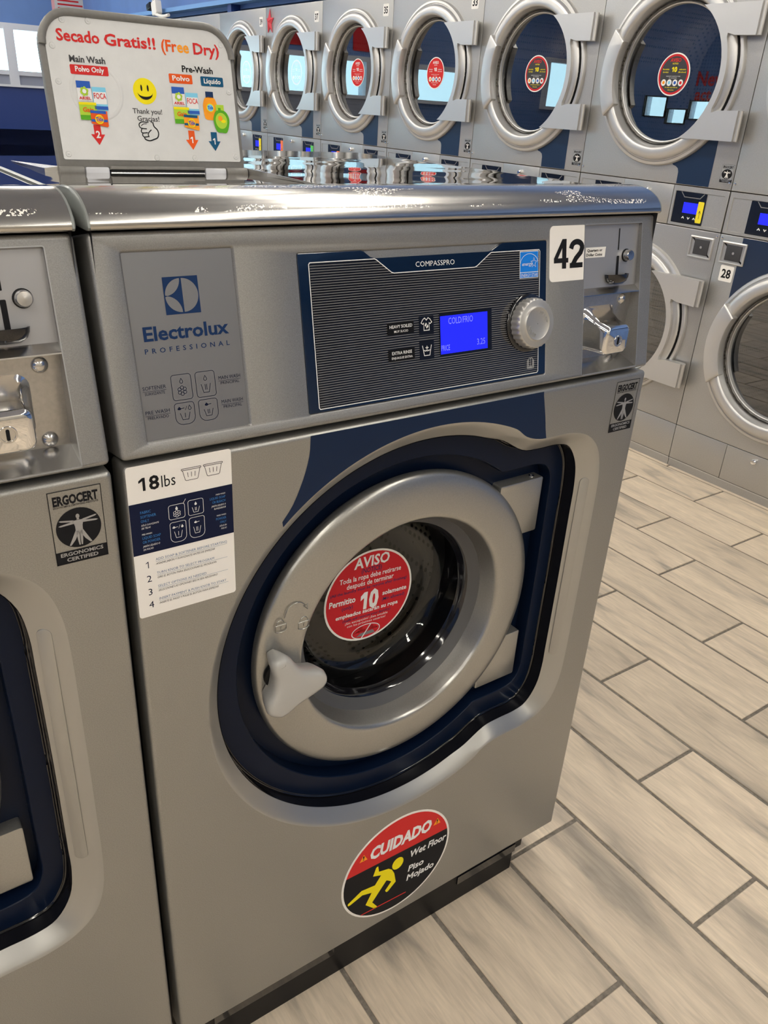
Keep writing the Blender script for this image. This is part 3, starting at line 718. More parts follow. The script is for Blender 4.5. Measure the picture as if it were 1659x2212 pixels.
    text(m, F, 'Thank you!', .1510, .0580, .0050, 'ink_dgrey', .0335, 'c', 'm', 0, w); text(m, F, 'Gracias!', .1508, .0506, .0050, 'ink_dgrey', .0255, 'c', 'm', 0, w)
    # thumbs-up hand in outline
    S_ = lambda l, wd=.0011: m.stroke(F, spline(l, 4, False), wd, 'ink_black', w)
    S_([(.1490, .0492), (.1430, .0497), (.1395, .0475), (.1398, .0445), (.1420, .0432), (.1475, .0428)]); S_([(.1420, .0432), (.1408, .0400), (.1425, .0385), (.1480, .0390)])
    S_([(.1425, .0385), (.1418, .0362), (.1435, .0345), (.1482, .0350)]); S_([(.1435, .0345), (.1445, .0322), (.1490, .0308), (.1540, .0322), (.1585, .0342), (.1602, .0385), (.1590, .0425), (.1560, .0455), (.1550, .0500)], .0013)
    S_([(.1525, .0420), (.1500, .0400), (.1482, .0375), (.1490, .0345)]); S_([(.1480, .0478), (.1440, .0475), (.1415, .0455)], .0007)
    for s in (.1497, .1535): m.stroke(F, [(s, .0490), (s, .0515)], .0010, 'ink_black', w)
    return m

def build_washer():
    t = thing('washing_machine', 'silver front-loading washing machine numbered 42 with its dispenser lid propped open', 'washing machine', (0, 0, 0), group='front-loading washers in a row')
    # --- cabinet shell (open to the front)
    m = MB(); m.box(.003, .717, .03, .75, ZB, 1.150, 'side_black', skip='f'); m.build('cabinet', t)
    # --- black plinth
    m = MB(); m.box(.010, .637, .012, .62, 0, .060, 'black'); m.box(.006, .652, .008, .63, .055, ZB + .003, 'black')
    m.box(.05, .25, .0055, .012, .060, .078, 'black_gloss'); m.box(.50, .635, .0055, .012, .052, .070, 'black_gloss')
    m.build('plinth', t)
    # --- front panel with the pressed recess
    m = MB(); oo = rrect(0, W, ZB, ZT - .003, .005, 4)
    io = inset(oo, .005)
    m.sheet(FACE, io, [RO], 'steel_paint')
    m.loft([[FACE(a, b, w) for a, b in inset(oo, d)] for d, w in ((.005, 0), (.0030, -.0003), (.0014, -.0014), (.0003, -.0030), (0, -.005), (0, -.034))], 'steel_paint')
    m.build('front_panel', t, 40)
    m = MB(); N = len(RO)
    mix = lambda k: [((1 - k) * RO[i][0] + k * RI[i][0], (1 - k) * RO[i][1] + k * RI[i][1]) for i in range(N)]
    m.loft([[FACE(a, b, w) for a, b in mix(k)] for k, w in ((0, 0), (.06, -.0004), (.2, -.0022), (.5, -.0072), (.85, -.0135), (1, -.0160))], 'rim_silver')
    m.build('recess_rim', t, 60)
    m = MB(); RI2 = inset(RI, -.0005)
    m.loft([[FACE(a, b, w) for a, b in l] for l, w in ((inset(RI, .0006), -.0155), (RI, -.018), (inset(RI, .001), -.036), (inset(RI, .003), -.0375))], 'black_gloss')
    m.build('recess_wall', t, 40)
    m = MB(); GI = inset(GR, .0015)
    m.sheet(FACE, inset(RI, .0025), [GR], 'navy', -.037)
    m.loft([[FACE(a, b, w) for a, b in l] for l, w in ((GR, -.037), (inset(GR, .001), -.038), (GI, -.041), (GI, -.060))], 'navy')
    m.sheet(FACE, GI, [ell(CX, CZ, .195, None, 64)], 'navy', -.060)
    m.build('recess_plate', t, 35)
    bd = inset(RI, .0036); m = MB(); m.tube([FACE(a, b, -.0367) for a, b in bd + bd[:1]], .0009, 'black_gloss', 6, False); m.build('recess_bead', t, 60)
    # --- pressed rib and blue decal
    m = MB(); m.prism(Frame(FACE(.6440, .6448, -.0090), (1, -.508, 0), (0, 0, 1)), rrect(-.0070, .0070, -.1543, .1543, .0068, 6), -.003, .0012, 'rim_silver', .0006, False); m.build('pressed_rib', t, 35)
    m = MB()
    arc = [p for p in RO]
    ang = lambda p: math.atan2(p[1] - CZ, p[0] - .3655)
    sel = sorted([p for p in RO if p[1] > .84 and .157 < p[0] < .5425], key=lambda p: -p[0])
    m.poly(FACE, spline([(.193, .9455), (.5255, .9455)], 1, False) + spline([(.5265, .940), (.5346, .911), (.5395, .889)], 3, False)[:-1][::1] + sel + spline([(.1600, .8540), (.1729, .8716), (.1849, .8986), (.1918, .9236), (.193, .9440)], 3, False), 'decal_navy', .0002)
    m.build('blue_decal', t)
    # --- porthole door
    dm = MB()
    dm.lathe(FACE, CX, CZ, [(.205, -.062), (.216, -.058), (.2215, -.050), (.2222, -.0445), (.2208, -.0400), (.2170, -.0372), (.2090, -.0350), (.195, -.0330), (.180, -.0318), (.168, -.0316), (.1632, -.0322), (.1606, -.0342), (.1592, -.0375), (.1560, -.048), (.1512, -.061)], 'door_silver', 128)
    door = dm.build('door', t, 50)
    m = MB(); m.lathe(FACE, CX, CZ, [(.1515, -.0605), (.1495, -.0618), (.1405, -.0702), (.1372, -.0716)], 'grey_rubber', 96); m.build('glass_collar', door, 40)
    m = MB(); m.lathe(FACE, CX, CZ, [(.1374, -.0714), (.1350, -.0735), (.1335, -.080), (.1305, -.085), (.150, -.086), (.155, -.15)], 'black_gloss', 96); m.build('gasket', door, 40)
    m = MB(); m.lathe(FACE, CX, CZ, [(.1352, -.078), (.1310, -.088), (.1262, -.102), (.1222, -.1135), (.1165, -.1205), (.108, -.1242), (.095, -.1253), (.05, -.1256), (0, -.1257)], 'washer_glass', 96); m.build('porthole_glass', door, 60)
    aviso_sticker().build('notice_sticker', door, None, 'round red notice sticker with white lettering')
    # latch handle, three blunt arms
    m = MB(); H = spline([(.1735, .6665), (.1650, .6725), (.1530, .6690), (.1490, .6600), (.1525, .6420), (.1500, .6230), (.1425, .6080), (.1440, .5930), (.1570, .5835), (.1690, .5850), (.1840, .5930), (.2005, .5990), (.2170, .6050), (.2240, .6135), (.2232, .6235), (.2165, .6325), (.2050, .6365), (.1900, .6440), (.1800, .6560)], 4)
    lp = lambda d, w: [FACE(a, b, w) for a, b in (inset(H, d) if d else H)]
    m.loft([lp(.007, -.034), lp(.004, -.026), lp(0, -.010), lp(.0008, -.0055), lp(.0028, -.0022), lp(.006, -.0006), lp(.010, 0)], 'handle_grey', True, False, True)
    m.build('latch_handle', door, 50)
    m = MB(); m.lathe(FACE, .172, .628, [(.021, -.034), (.021, -.029), (.019, -.0275), (0, -.0275)], 'black', 32); m.build('latch_boss', door, 40)
    # padlock pictograms, raised in the metal of the ring
    m = MB(); rel = lambda F, pts, r, w, cl=False: m.tube([F(p, q, w) for p, q in (list(pts) + [pts[0]] if cl else pts)], r, 'door_silver', 6)
    for (cu, cv, op) in ((.1742, .6945, True), (.2050, .6890, False)):
        F = FACE.sub(cu, cv, 0, -.0318)
        rel(F, [(-.0072, .0035), (.0072, .0035), (.0072, -.0050), (.004, -.0066), (0, -.0072), (-.004, -.0066), (-.0072, -.0050)], .0006, .0002, True)
        rel(F, ell(0 if not op else -.0008, .0042, .0052, .0062, 12, (0 if not op else .35), PI), .0006, .0002); rel(F, [(0, -.003), (0, .001)], .0007, .0002)
    a = ell(.1945, .7085, .0140, .0140, 14, math.radians(25), math.radians(165))
    rel(FACE, a, .0006, -.0316); rel(FACE, [a[-1], (.1790, .7060)], .0006, -.0316); rel(FACE, [(.2105, .7090), (.2045, .7150), (.2100, .7165)], .0006, -.0316, True)
    m.build('lock_symbols', door, 60)
    # hinge arms
    for v0, v1 in ((.7125, .7980), (.4510, .5350)):
        m = MB(); m.prism(FACE, rrect(.516, .5955, v0, v1, .003, 3), -.060, -.0420, 'door_silver', .0012); ha = m.build('hinge_arm', door, 40)
    m = MB(); m.lathe(Frame((0, 0, .7981), (1, 0, 0), (0, 1, 0)), .580, .051, [(.0042, 0), (.0040, .0012), (.0018, .0014), (.0016, .0003), (0, .0003)], 'dull_chrome', 16); m.build('hinge_screw', door, 30)
    # drum
    m = MB(); F = FACE
    m.lathe(F, CX, CZ, [(.135, -.150), (.150, -.146), (.21, -.155)], 'black', 64)
    m.lathe(F, CX, CZ, [(.21, -.155), (.213, -.30), (.21, -.44), (.15, -.455), (.06, -.46), (0, -.455)], 'drum_metal', 64)
    m.build('drum', t, 40)
    # --- control housing
    m = MB(); oo = rrect(0, W, .0035, PLEN, .005, 4)
    h1 = rrect(.0242, .1298, .0150, .1832, .0035, 4); h2 = rrect(.1922, .5270, .0153, .1742, .003, 4); h3 = rrect(.5905, .6957, .0062, .1888, .0015, 2)
    m.sheet(PANEL, inset(oo, .004), [h1, h2, h3], 'housing_grey')
    m.loft([[PANEL(a, b, w) for a, b in inset(oo, d)] for d, w in ((.004, 0), (.0024, -.0003), (.0010, -.0012), (.0002, -.0026), (0, -.004), (0, -.055))], 'housing_grey')
    for h in (h1, h2):
        m.loft([[PANEL(a, b, w) for a, b in inset(h, d)] for d, w in ((0, 0), (.0006, -.0003), (.0020, -.0018), (.0024, -.0028))], 'housing_grey')
    m.sheet(PANEL, inset(h2, .0022), [], 'housing_grey', -.0027)
    m.build('control_housing', t, 40)
    # brand plate
    m = MB(); m.poly(PANEL, inset(h1, .0022), 'brand_grey', -.0027); bp = m.build('brand_plate', t)
    m = MB(); F = PANEL; w = -.0024; c = 'ink_navy'
    u0, u1, v0, v1 = .0594, .0920, .1268, .1591; cu, cv = (u0 + u1) / 2, (v0 + v1) / 2; r = .0146
    m.rect(F, u0, u1, v0, v1, c, w)
    half = ell(cu + .0008, cv, r, None, 24, -PI / 2, PI / 2)
    m.poly(F, half, 'brand_grey', w + .0002)
    for s in (1, -1):
        q = [(cu - .0008, cv + s * r)] + [(cu - .0008 - r * math.sin(t), cv + s * r * math.cos(t)) for t in [PI / 2 * i / 12 for i in range(1, 13)]]
        k = (cu - .0008 - r, cv + s * r * .02)
        q[-1] = (cu - .0006 - r, cv + s * .0006)
        cc = [(cu - .0008 - r + r * math.sin(t) * 1.0, cv + s * (r - r * math.cos(t))) for t in [PI / 2 * i / 10 for i in range(1, 10)]]
        m.poly(F, q + cc, 'brand_grey', w + .0002)
    m.build('brand_logo', bp); m = MB()
    text(m, F, 'Electrolux', .0352, .1060, .0118, c, .0806, 'l', 'b', 0, w)
    text(m, F, 'PROFESSIONAL', .0350, .0950, .0042, c, .0812, 'l', 'm', 0, w, .42)
    m.build('brand_lettering', bp); m = MB()
    four_boxes(m, F, [(.0554, .0743, .0505, .0737), (.0786, .0975, .0503, .0737), (.0554, .0743, .0277, .0478), (.0787, .0973, .0280, .0478)], 'ink_navy2', .0005, w, False)
    for s1, s2, ua, ub, v, al in (('SOFTENER', 'SUAVIZANTE', .0284, .0502, .0634, 'c'), ('MAIN WASH', 'PRINCIPAL', .1010, .1236, .0642, 'c'), ('PRE WASH', 'PRELAVADO', .0278, .0510, .0415, 'c'), ('MAIN WASH', 'PRINCIPAL', .1014, .1238, .0416, 'c')):
        text(m, F, s1, ua, v, .0032, 'ink_navy2', ub - ua, 'l', 'l', 0, w); m.stroke(F, [(ua, v - .0013), (ub, v - .0013)], .0003, 'ink_navy2', w)
        text(m, F, s2, (ua + ub) / 2, v - .0047, .0026, 'ink_navy2', (ub - ua) * .86, 'c', 'l', 0, w)
    m.build('drawer_chart', bp)
    # display fascia
    F = PANEL; m = MB()
    fo = [(.1945, .0172), (.5245, .0172), (.5256, .0185), (.5256, .1716), (.5245, .1727), (.4560, .1727), (.4500, .1705), (.4400, .1655), (.4360, .1645), (.2820, .1645), (.2770, .1662), (.2700, .1712), (.2660, .1727), (.1945, .1727), (.1934, .1716), (.1934, .0185)]
    m.prism(F, fo, -.0027, .0, 'navy_gloss', .0004); fas = m.build('display_fascia', t)
    fr = [(.2062, .0205), (.5112, .0205), (.5128, .0222), (.5142, .1612), (.5126, .1632), (.4390, .1632), (.4372, .1624), (.4175, .1497), (.4145, .1487), (.3052, .1487), (.3022, .1496), (.2838, .1630), (.2818, .1638), (.2064, .1638), (.2050, .1622), (.2050, .0220)]
    m = MB(); m.poly(F, fr, 'black_gloss', .0002)
    s = .0230
    while s < .1625:
        segs = [(.2062, .5125)]
        if s > .1478:
            k = (s - .1487) / .015; segs = [(.2062, .3035 - .0218 * max(k, 0)), (.4160 + .0218 * max(k, 0), .5128)]
        for a, b in segs: m.rect(F, a, b, s - .00042, s + .00042, 'ink_stripe', .0004)
        s += .00246
    m.stroke(F, fr, .0009, 'ink_white', .0006, True)
    text(m, F, 'COMPASSPRO', .3330, .1533, .0052, 'ink_white', .0535, 'l', 'l', 0, .0004)
    # blank zones for the two option keys, icons, open book
    for cu, cv in ((.3448, .0920), (.3444, .0652)):
        m.rect(F, cu - .0100, cu + .0100, cv - .0100, cv + .0100, 'black_gloss', .0006)
    m.stroke(F, [(.3400, .0985), (.3425, .1000), (.3448, .0975), (.3470, .1000), (.3496, .0985), (.3520, .0950), (.3496, .0935), (.3484, .0948), (.3484, .0868), (.3412, .0868), (.3412, .0948), (.3400, .0935), (.3376, .0950)], .0008, 'ink_white', .0009, True)
    for q in ([(.3424, .0920), (.3440, .0950), (.3452, .0935), (.3436, .0905)], [(.3440, .0900), (.3466, .0930), (.3472, .0905), (.3450, .0885)]): m.poly(F, q, 'ink_white', .0009)
    m.stroke(F, [(.3384, .0708), (.3408, .0598), (.3482, .0598), (.3506, .0708)], .0008, 'ink_white', .0009)
    m.stroke(F, [(.3397, .0650)] + [(.3397 + .0012 * i, .0650 + (.0006 if i % 2 else -.0006)) for i in range(1, 8)] + [(.3493, .0650)], .0007, 'ink_white', .0009)
    m.stroke(F, [(.3445, .0662), (.3445, .0702)], .0008, 'ink_white', .0009); m.stroke(F, [(.3425, .0682), (.3465, .0682)], .0008, 'ink_white', .0009)
    bu, bv = .5002, .0336
    for k in range(3):
        d = k * .0011
        m.stroke(F, [(bu - .0032 - d, bv + .0052 - d), (bu - .0032 - d, bv - .0042 - d), (bu, bv - .0050 - d * .8), (bu + .0032 + d, bv - .0042 - d), (bu + .0032 + d, bv + .0052 - d)], .0003, 'ink_white', .0008)
    m.stroke(F, [(bu - .0032, bv + .0052), (bu - .001, bv + .0060), (bu, bv + .0050), (bu + .001, bv + .0060), (bu + .0032, bv + .0052)], .0003, 'ink_white', .0008); m.stroke(F, [(bu, bv + .005), (bu, bv - .005)], .0003, 'ink_white', .0008)
    m.build('fascia_print', fas)
    # key captions
    for v0, v1, a, b in ((.0859, .0985, 'HEAVY SOILED', 'MUY SUCIO'), (.0583, .0706, 'EXTRA RINSE', 'ENJUAGUE EXTRA')):
        m = MB(); m.prism(F, rrect(.2934, .3275, v0, v1, .0008, 2), .0004, .0012, 'black')
        text(m, F, a, .3105, v0 + .0068, .0032, 'ink_white', .0300 if v0 > .07 else .0265, 'c', 'm', 0, .0014); text(m, F, b, .3105, v0 + .0021, .0023, 'ink_white', .0185 if v0 > .07 else .0275, 'c', 'm', 0, .0014)
        m.build('key_caption', fas)
    m = MB(); m.rect(F, .3624, .4385, .0565, .1030, 'black_gloss', .0008); m.rect(F, .3636, .4319, .0585, .0998, 'lcd_blue', .0010)
    text(m, F, 'COLD/FRIO', .3745, .0905, .0068, 'lcd_text', .0360, 'l', 'l', 0, .0012); text(m, F, '3.25', .4285, .0640, .0066, 'lcd_text', .0130, 'r', 'l', 0, .0012); text(m, F, 'PRICE', .3640, .0622, .0060, 'lcd_text', .0125, 'l', 'l', 0, .0012)
    m.build('display', fas, None, 'blue lit display reading COLD/FRIO')
    # energy label
    m = MB(); a, b, c0, d = .4820, .5118, .1323, .1622
    m.rect(F, a, b, c0, d, 'ink_white', .0007); e = .0007
    m.rect(F, a + e, b - e, .1392, d - e, 'ink_estar', .0009); m.rect(F, a + e, b - e, c0 + e, .1384, 'ink_estar', .0009)
    text(m, F, 'ENERGY STAR', (a + b) / 2, .1338, .0034, 'ink_white', .0268, 'c', 'l', 0, .0011)
    m.stroke(F, ell((a + b) / 2, .1475, .0143, .0118, 20, .12, PI - .12), .0005, 'ink_white', .0011)
    st = [(.5042 + (.0052 if i % 2 == 0 else .0021) * math.cos(PI / 2 + i * PI / 5), .1490 + (.0060 if i % 2 == 0 else .0024) * math.sin(PI / 2 + i * PI / 5)) for i in range(10)]
    m.stroke(F, st, .0005, 'ink_white', .0011, True); text(m, F, 'energy', .4850, .1462, .0040, 'ink_white', .0165, 'l', 'l', .3, .0011)
    m.build('energy_label', t, None, 'small blue and white energy label')
    # start knob
    KU, KV = .4945, .0810
    m = MB(); m.lathe(F, KU, KV, [(.0335, .0), (.0335, .0022), (.0320, .0034), (.028, .0036)], 'black_gloss', 48); m.build('knob_bezel', t, 40)
    m = MB(); n = 28 * 6
    def kl(r, w, amp): return [F(KU + (r - amp * (.5 + .5 * math.cos(28 * 2 * PI * i / n))) * math.cos(2 * PI * i / n), KV + (r - amp * (.5 + .5 * math.cos(28 * 2 * PI * i / n))) * math.sin(2 * PI * i / n), w) for i in range(n)]
    m.loft([kl(.0292, .002, .0012), kl(.0294, .012, .0012), kl(.0288, .0152, .0010), kl(.0272, .0168, .0), kl(.0262, .0172, 0), kl(.0208, .0172, 0), kl(.0196, .0180, 0), kl(.0188, .0188, 0), kl(.0182, .0186, 0), kl(.0176, .0182, 0), kl(.0004, .0182, 0)], 'knob_silver')
    kb = m.build('start_knob', t, 40)
    m = MB(); text(m, F, 'START', KU, KV, .0036, 'knob_silver', None, 'c', 'm', 0, .0185, 0, (.0118, math.radians(38), 1)); text(m, F, 'START', KU, KV, .0036, 'knob_silver', None, 'c', 'm', 0, .0185, 0, (.0118, math.radians(218), 1)); kl_ = m.build('knob_lettering', kb); sm = kl_.modifiers.new('raise', 'SOLIDIFY'); sm.thickness = .0010; sm.offset = 0
    # number sticker
    m = MB(); m.prism(F, rrect(.5303, .5888, .1250, .1885, .006, 5, (.006, .001, .001, .006)), 0, .0005, 'sticker_white'); text(m, F, '42', .5365, .1396, .0338, 'ink_black', .0515, 'l', 'x', 0, .0008); m.build('number_sticker', t, None, 'white sticker with a large black 42')
    # --- coin unit, set back in the housing
    m = MB(); a, b = .5905, .6957; V = lambda u, s, w: F(u, s, w)
    def strip(prof, mt): m.loft([[V(a, s, w) for s, w in prof], [V(b, s, w) for s, w in prof]], mt, False)
    strip([(.1888, 0), (.1872, -.005), (.1128, -.008)], 'plate_silver'); strip([(.1128, -.008), (.1048, 0), (.1036, 0), (.1036, -.013)], 'dull_chrome')
    strip([(.0220, -.029), (.0062, 0)], 'dull_chrome'); strip([(.1036, -.013), (.0220, -.029)], 'coin_plate_metal')
    for u in (a, b):
        m.add([V(u, s, w) for s, w in ((.1888, 0), (.1872, -.005), (.1128, -.008), (.1048, 0))], [(0, 1, 2, 3)], 'housing_grey')
        m.add([V(u, s, w) for s, w in ((.1036, 0), (.1036, -.013), (.0220, -.029), (.0062, 0))], [(0, 1, 2, 3)], 'housing_grey')
    m.stroke(F, h3, .0010, 'plate_silver', .0002, True)
    cu_ = m.build('coin_unit', t, None)
    PU = Frame(F(0, .1128, -.008), (1, 0, 0), F(0, .1872, -.005) - F(0, .1128, -.008))
    PLW = Frame(F(0, .0220, -.029), (1, 0, 0), F(0, .1036, -.013) - F(0, .0220, -.029))
    m = MB(); m.poly(PU, rrect(.6578, .6598, .0440, .0700, .0005, 2), 'ink_black', .0003); m.poly(PU, rrect(.6565, .6612, .0100, .0370, .001, 2), 'ink_black', .0003); m.build('coin_slot', cu_)
    m = MB(); m.lathe(PU, .6740, .0370, [(.0080, 0), (.0080, .0008), (.0070, .0010)], 'black', 24); m.lathe(PU, .6740, .0370, [(.0068, .0008), (.0068, .0070), (.0058, .0086), (0, .0090)], 'dull_chrome', 24); m.build('reject_button', cu_, 40)
    m = MB(); n = 16; hw = .0200; uc = .6555
    ring = lambda k, dv, dw: [PU(uc + hw * k * math.cos(q), .0150 + dv, .0012 + (dw * math.sin(q))) for q in [PI * i / n for i in range(n + 1)]]
    m.loft([ring(1, 0, .014), ring(.97, -.004, .0135), ring(.86, -.0085, .0115), ring(.6, -.0120, .008), ring(.1, -.0130, .001)], 'black_gloss', False)
    m.loft([ring(1, 0, .014), ring(.90, 0, .0125), ring(.84, -.004, .0110), ring(.5, -.008, .006), ring(.1, -.009, .001)], 'black', False); m.build('coin_cup', cu_, 50)
    m = MB(); m.prism(PU, [(.5985, .0368), (.6335, .0368), (.6350, .0490), (.5985, .0490)], 0, .0005, 'white')
    text(m, PU, 'Quarters or', .6010, .0440, .0030, 'ink_black', .0270, 'l', 'b', 0, .0007); text(m, PU, 'Dollar Coins', .5995, .0388, .0030, 'ink_black', .0290, 'l', 'b', 0, .0007); m.build('coin_label', cu_)
    m = MB()
    lp = lambda u0, u1, v0, v1, r, w: [PLW(p, q, w) for p, q in rrect(u0, u1, v0, v1, r, 6)]
    m.loft([lp(.606, .6690, .0105, .0690, .012, 0), lp(.609, .6665, .0125, .0665, .011, .002), lp(.613, .6640, .0135, .0600, .009, .008), lp(.616, .6625, .0140, .0540, .008, .020), lp(.617, .6620, .0145, .0510, .008, .034), lp(.619, .6605, .0160, .0495, .007, .0372), lp(.622, .6575, .0185, .0465, .006, .0382)], 'chrome', True, False, True); cb = m.build('coin_box', cu_, 60)
    m = MB(); m.lathe(PLW, .6402, .0320, [(.0075, .0383), (.0072, .0392), (.0058, .0392), (.0056, .0386), (0, .0386)], 'dull_chrome', 24); m.poly(PLW, rrect(.6388, .6416, .0272, .0368, .001, 2), 'ink_black', .0390); m.build('lock_barrel', cb, 40)
    for s_ in (.0745, .0075):
        m = MB(); m.lathe(PLW, .6790, s_, [(.0070, 0), (.0068, .0014), (.0055, .0032), (.003, .0044), (0, .0048)], 'dull_chrome', 20); m.build('rivet', cu_, 50)
    # --- stickers of the lower front
    ergo_sticker(FACE, .6633, .7085, .8665, .9385).build('certificate_sticker', t)
    capacity_sticker().build('capacity_sticker', t, None, 'white and navy instruction sticker headed 18lbs')
    wet_floor_sticker().build('wet_floor_sticker', t, None, 'oval red and black CUIDADO wet floor sticker')
    # --- worktop
    nose = [(.034, 1.1472), (.029, 1.1478), (.0272, 1.1500)] + [(.077 - .0496 * math.cos(q), 1.1500 + .0270 * math.sin(q)) for q in [PI / 2 * i / 12 for i in range(1, 13)]]
    top = [(.077, 1.1770), (.095, 1.1762), (.115, 1.1735), (.140, 1.1708), (.170, 1.1700), (.30, 1.1700), (.748, 1.1690), (.757, 1.1682), (.760, 1.165), (.760, 1.147)]
    m = MB(); xs = [.002, .718]
    m.loft([[(x, y, z) for y, z in nose] for x in xs], 'steel_nose', False)
    m.loft([[(x, y, z) for y, z in top] for x in xs], 'steel_top', False)
    m.loft([[(x, y, z) for y, z in ((.034, 1.1472), (.760, 1.147))] for x in xs], 'dull_chrome', False)
    wt = m.build('worktop', t, 50)
    for x0, x1 in ((-.001, .0035), (.7165, .7210)):
        m = MB(); pr = nose + top[1:]
        FS = Frame((x0, 0, 0), (0, 1, 0), (0, 0, 1))
        cen = (.35, 1.158)
        m.loft([[(x, y, z) for y, z in l] for x, l in ((x0, [(y + (.002 if y < .3 else -.002), z - .0012 if z > 1.16 else z + .001) for y, z in pr]), (x0 + .0012, pr), (x1 - .0012, pr), (x1, [(y + (.002 if y < .3 else -.002), z - .0012 if z > 1.16 else z + .001) for y, z in pr]))], 'endcap_grey', True, True, True)
        m.build('worktop_end', wt, 40)
    m = MB()
    m.add([(.262, .290, 1.1698), (.276, .290, 1.1698), (.262, .290, 1.1758), (.276, .290, 1.1740), (.285, .125, 1.1706)], [(0, 1, 3, 2), (2, 3, 4), (0, 2, 4), (1, 4, 3)], 'dull_chrome'); m.build('dispenser_flange', wt); m = MB()
    m.add([(.032, .285, 1.1698), (.047, .285, 1.1698), (.032, .285, 1.1738), (.047, .285, 1.1758), (.028, .43, 1.1702)], [(0, 1, 3, 2), (2, 3, 4), (0, 2, 4), (1, 4, 3)], 'dull_chrome')
    m.build('dispenser_flange', wt)
    # --- detergent lid, hinged at its lower edge
    m = MB(); F = LOCAL; out = rrect(.0475, .2612, .002, .1530, .003, 8, (.003, .003, .034, .034))
    m.prism(F, out, -.009, 0, 'flap_grey', .0008)
    lid = m.build('dispenser_lid', t, 40, 'propped-open detergent lid carrying a printed white sheet', (0, .285, 1.172), (math.radians(-11), 0, 0))
    m = MB(); path = [(a, .003, b) for a, b in inset(out, .003)]
    i0 = max(range(len(path)), key=lambda i: (path[i][0] > .15) * 10 - path[i][2]); 
    side = [p for p in path if p[2] > .006]
    side.sort(key=lambda p: math.atan2(p[2] - .05, p[0] - .154))
    m.tube([(p[0], -.0005, p[2]) for p in side], .0040, 'flap_grey', 10); m.build('lid_rim', lid, 60)
    m = MB(); m.lathe(F, .0985, .0770, [(.0285, .0008), (.0275, .00108), (.0262, .00115), (.0250, .00108), (.0240, .0008)], 'paper_white', 48); m.build('sheet_emboss', lid, 60)
    flap_label().build('dispenser_sheet', lid, None, 'white printed sheet headed Secado Gratis')
    m = MB()
    for u, v in ((.0600, .1180), (.0605, .0850), (.0735, .1425), (.1000, .1435), (.155, .0135), (.200, .0140), (.2510, .0160), (.2465, .1330), (.0590, .0160), (.2505, .0850)):
        m = MB(); m.lathe(F, u, v, [(.0032, .0009), (.0028, .0016), (.0018, .0013), (.0008, .0020), (0, .0021)], 'paper_white', 14); m.build('sheet_bubble', lid, 60)
    m = MB()
    for u0, u1 in ((.0465, .0720), (.2368, .2630)):
        m = MB(); m.lathe(Frame((u0, -.001, -.001), (0, 1, 0), (0, 0, 1)), 0, 0, [(0, 0), (.0046, 0), (.0050, .0008), (.0050, u1 - u0 - .0008), (.0046, u1 - u0), (0, u1 - u0)], 'flap_grey', 16); m.build('hinge_barrel', lid, 40)
    m = MB()
    for u0, u1 in ((.0735, .0990), (.2100, .2360)):
        m = MB(); m.prism(F, rrect(u0, u1, -.0065, .0030, .002, 3), -.006, .0040, 'hinge_light', .0012); m.build('hinge_knuckle', lid, 40)
    m = MB(); m.prism(F, [(.1000, .0005), (.2092, .0005), (.2085, .0040), (.1010, .0040)], 0, .0055, 'flap_grey', .0008); m.box(.1005, .2088, -.0030, .004, -.0060, .0005, 'black'); m.box(.1003, .2090, -.0040, .0, -.0034, -.0022, 'dull_chrome'); m.build('hinge_plate', lid, 30)
    return t
washer = build_washer()
left = copy_tree(washer, None, ('number_sticker', 'coin_label', 'wet_floor_sticker', 'capacity_sticker', 'dispenser_sheet', 'sheet_bubble', 'sheet_emboss'))
left.location = (-.730, 0, 0)
left['label'] = 'silver front-loading washing machine with its worktop lid closed, beside machine 42'
for ch in left.children:
    if ch.name.startswith('dispenser_lid'): ch.rotation_euler = (math.radians(89), 0, 0); ch.location = (0, .285, 1.181); ch['label'] = 'closed detergent lid'
# ================================================================== stacked tumble dryers, facing the aisle
def dryer_notice(zc, red, w0=-.0236):
    m = MB(); F = DRY.sub(0, zc, 0, w0); R = .0700
    m.lathe(F, 0, 0, [(R, -.0006), (R, 0), (R * .93, 0)], 'sticker_white', 40); m.poly(F, ell(0, 0, R * .94, None, 40), 'ink_red2', .0002)
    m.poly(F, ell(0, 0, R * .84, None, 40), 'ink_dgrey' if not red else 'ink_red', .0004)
    T = lambda s, u, v, h, wd, c, wt='b': text(m, F, s, u * R, v * R, h * R, c, wd * R, 'c', wt, 0, .0007)
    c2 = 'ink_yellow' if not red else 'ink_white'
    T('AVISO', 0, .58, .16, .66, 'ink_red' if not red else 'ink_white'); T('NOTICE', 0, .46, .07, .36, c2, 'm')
    T('10', 0, .12, .22, .34, c2, 'x'); T('Permitido', -.52, .20, .07, .42, c2, 'm'); T('solamente', .52, .20, .07, .42, c2, 'm'); T('(only)', -.52, .08, .06, .36, c2, 'm'); T('(Min allowed)', .52, .08, .06, .48, c2, 'm')
    T('empleados sacarán su ropa', 0, -.10, .05, .9, 'ink_white', 'l'); T('sin excepción', 0, -.18, .05, .5, 'ink_white', 'l')
    for k in range(4):
        u = (-.54 + .36 * k) * R; m.poly(F, ell(u, -.38 * R, .155 * R, None, 18), 'ink_white', .0006); m.poly(F, ell(u, -.38 * R, .08 * R, None, 10), ('ink_amber', 'ink_sky', 'ink_royal', 'ink_red')[k], .0008)
    T('No carpet, rug or bath mat', 0, -.62, .05, .8, c2, 'm'); T('Gracias', 0, -.74, .05, .4, c2, 'm')
    return m
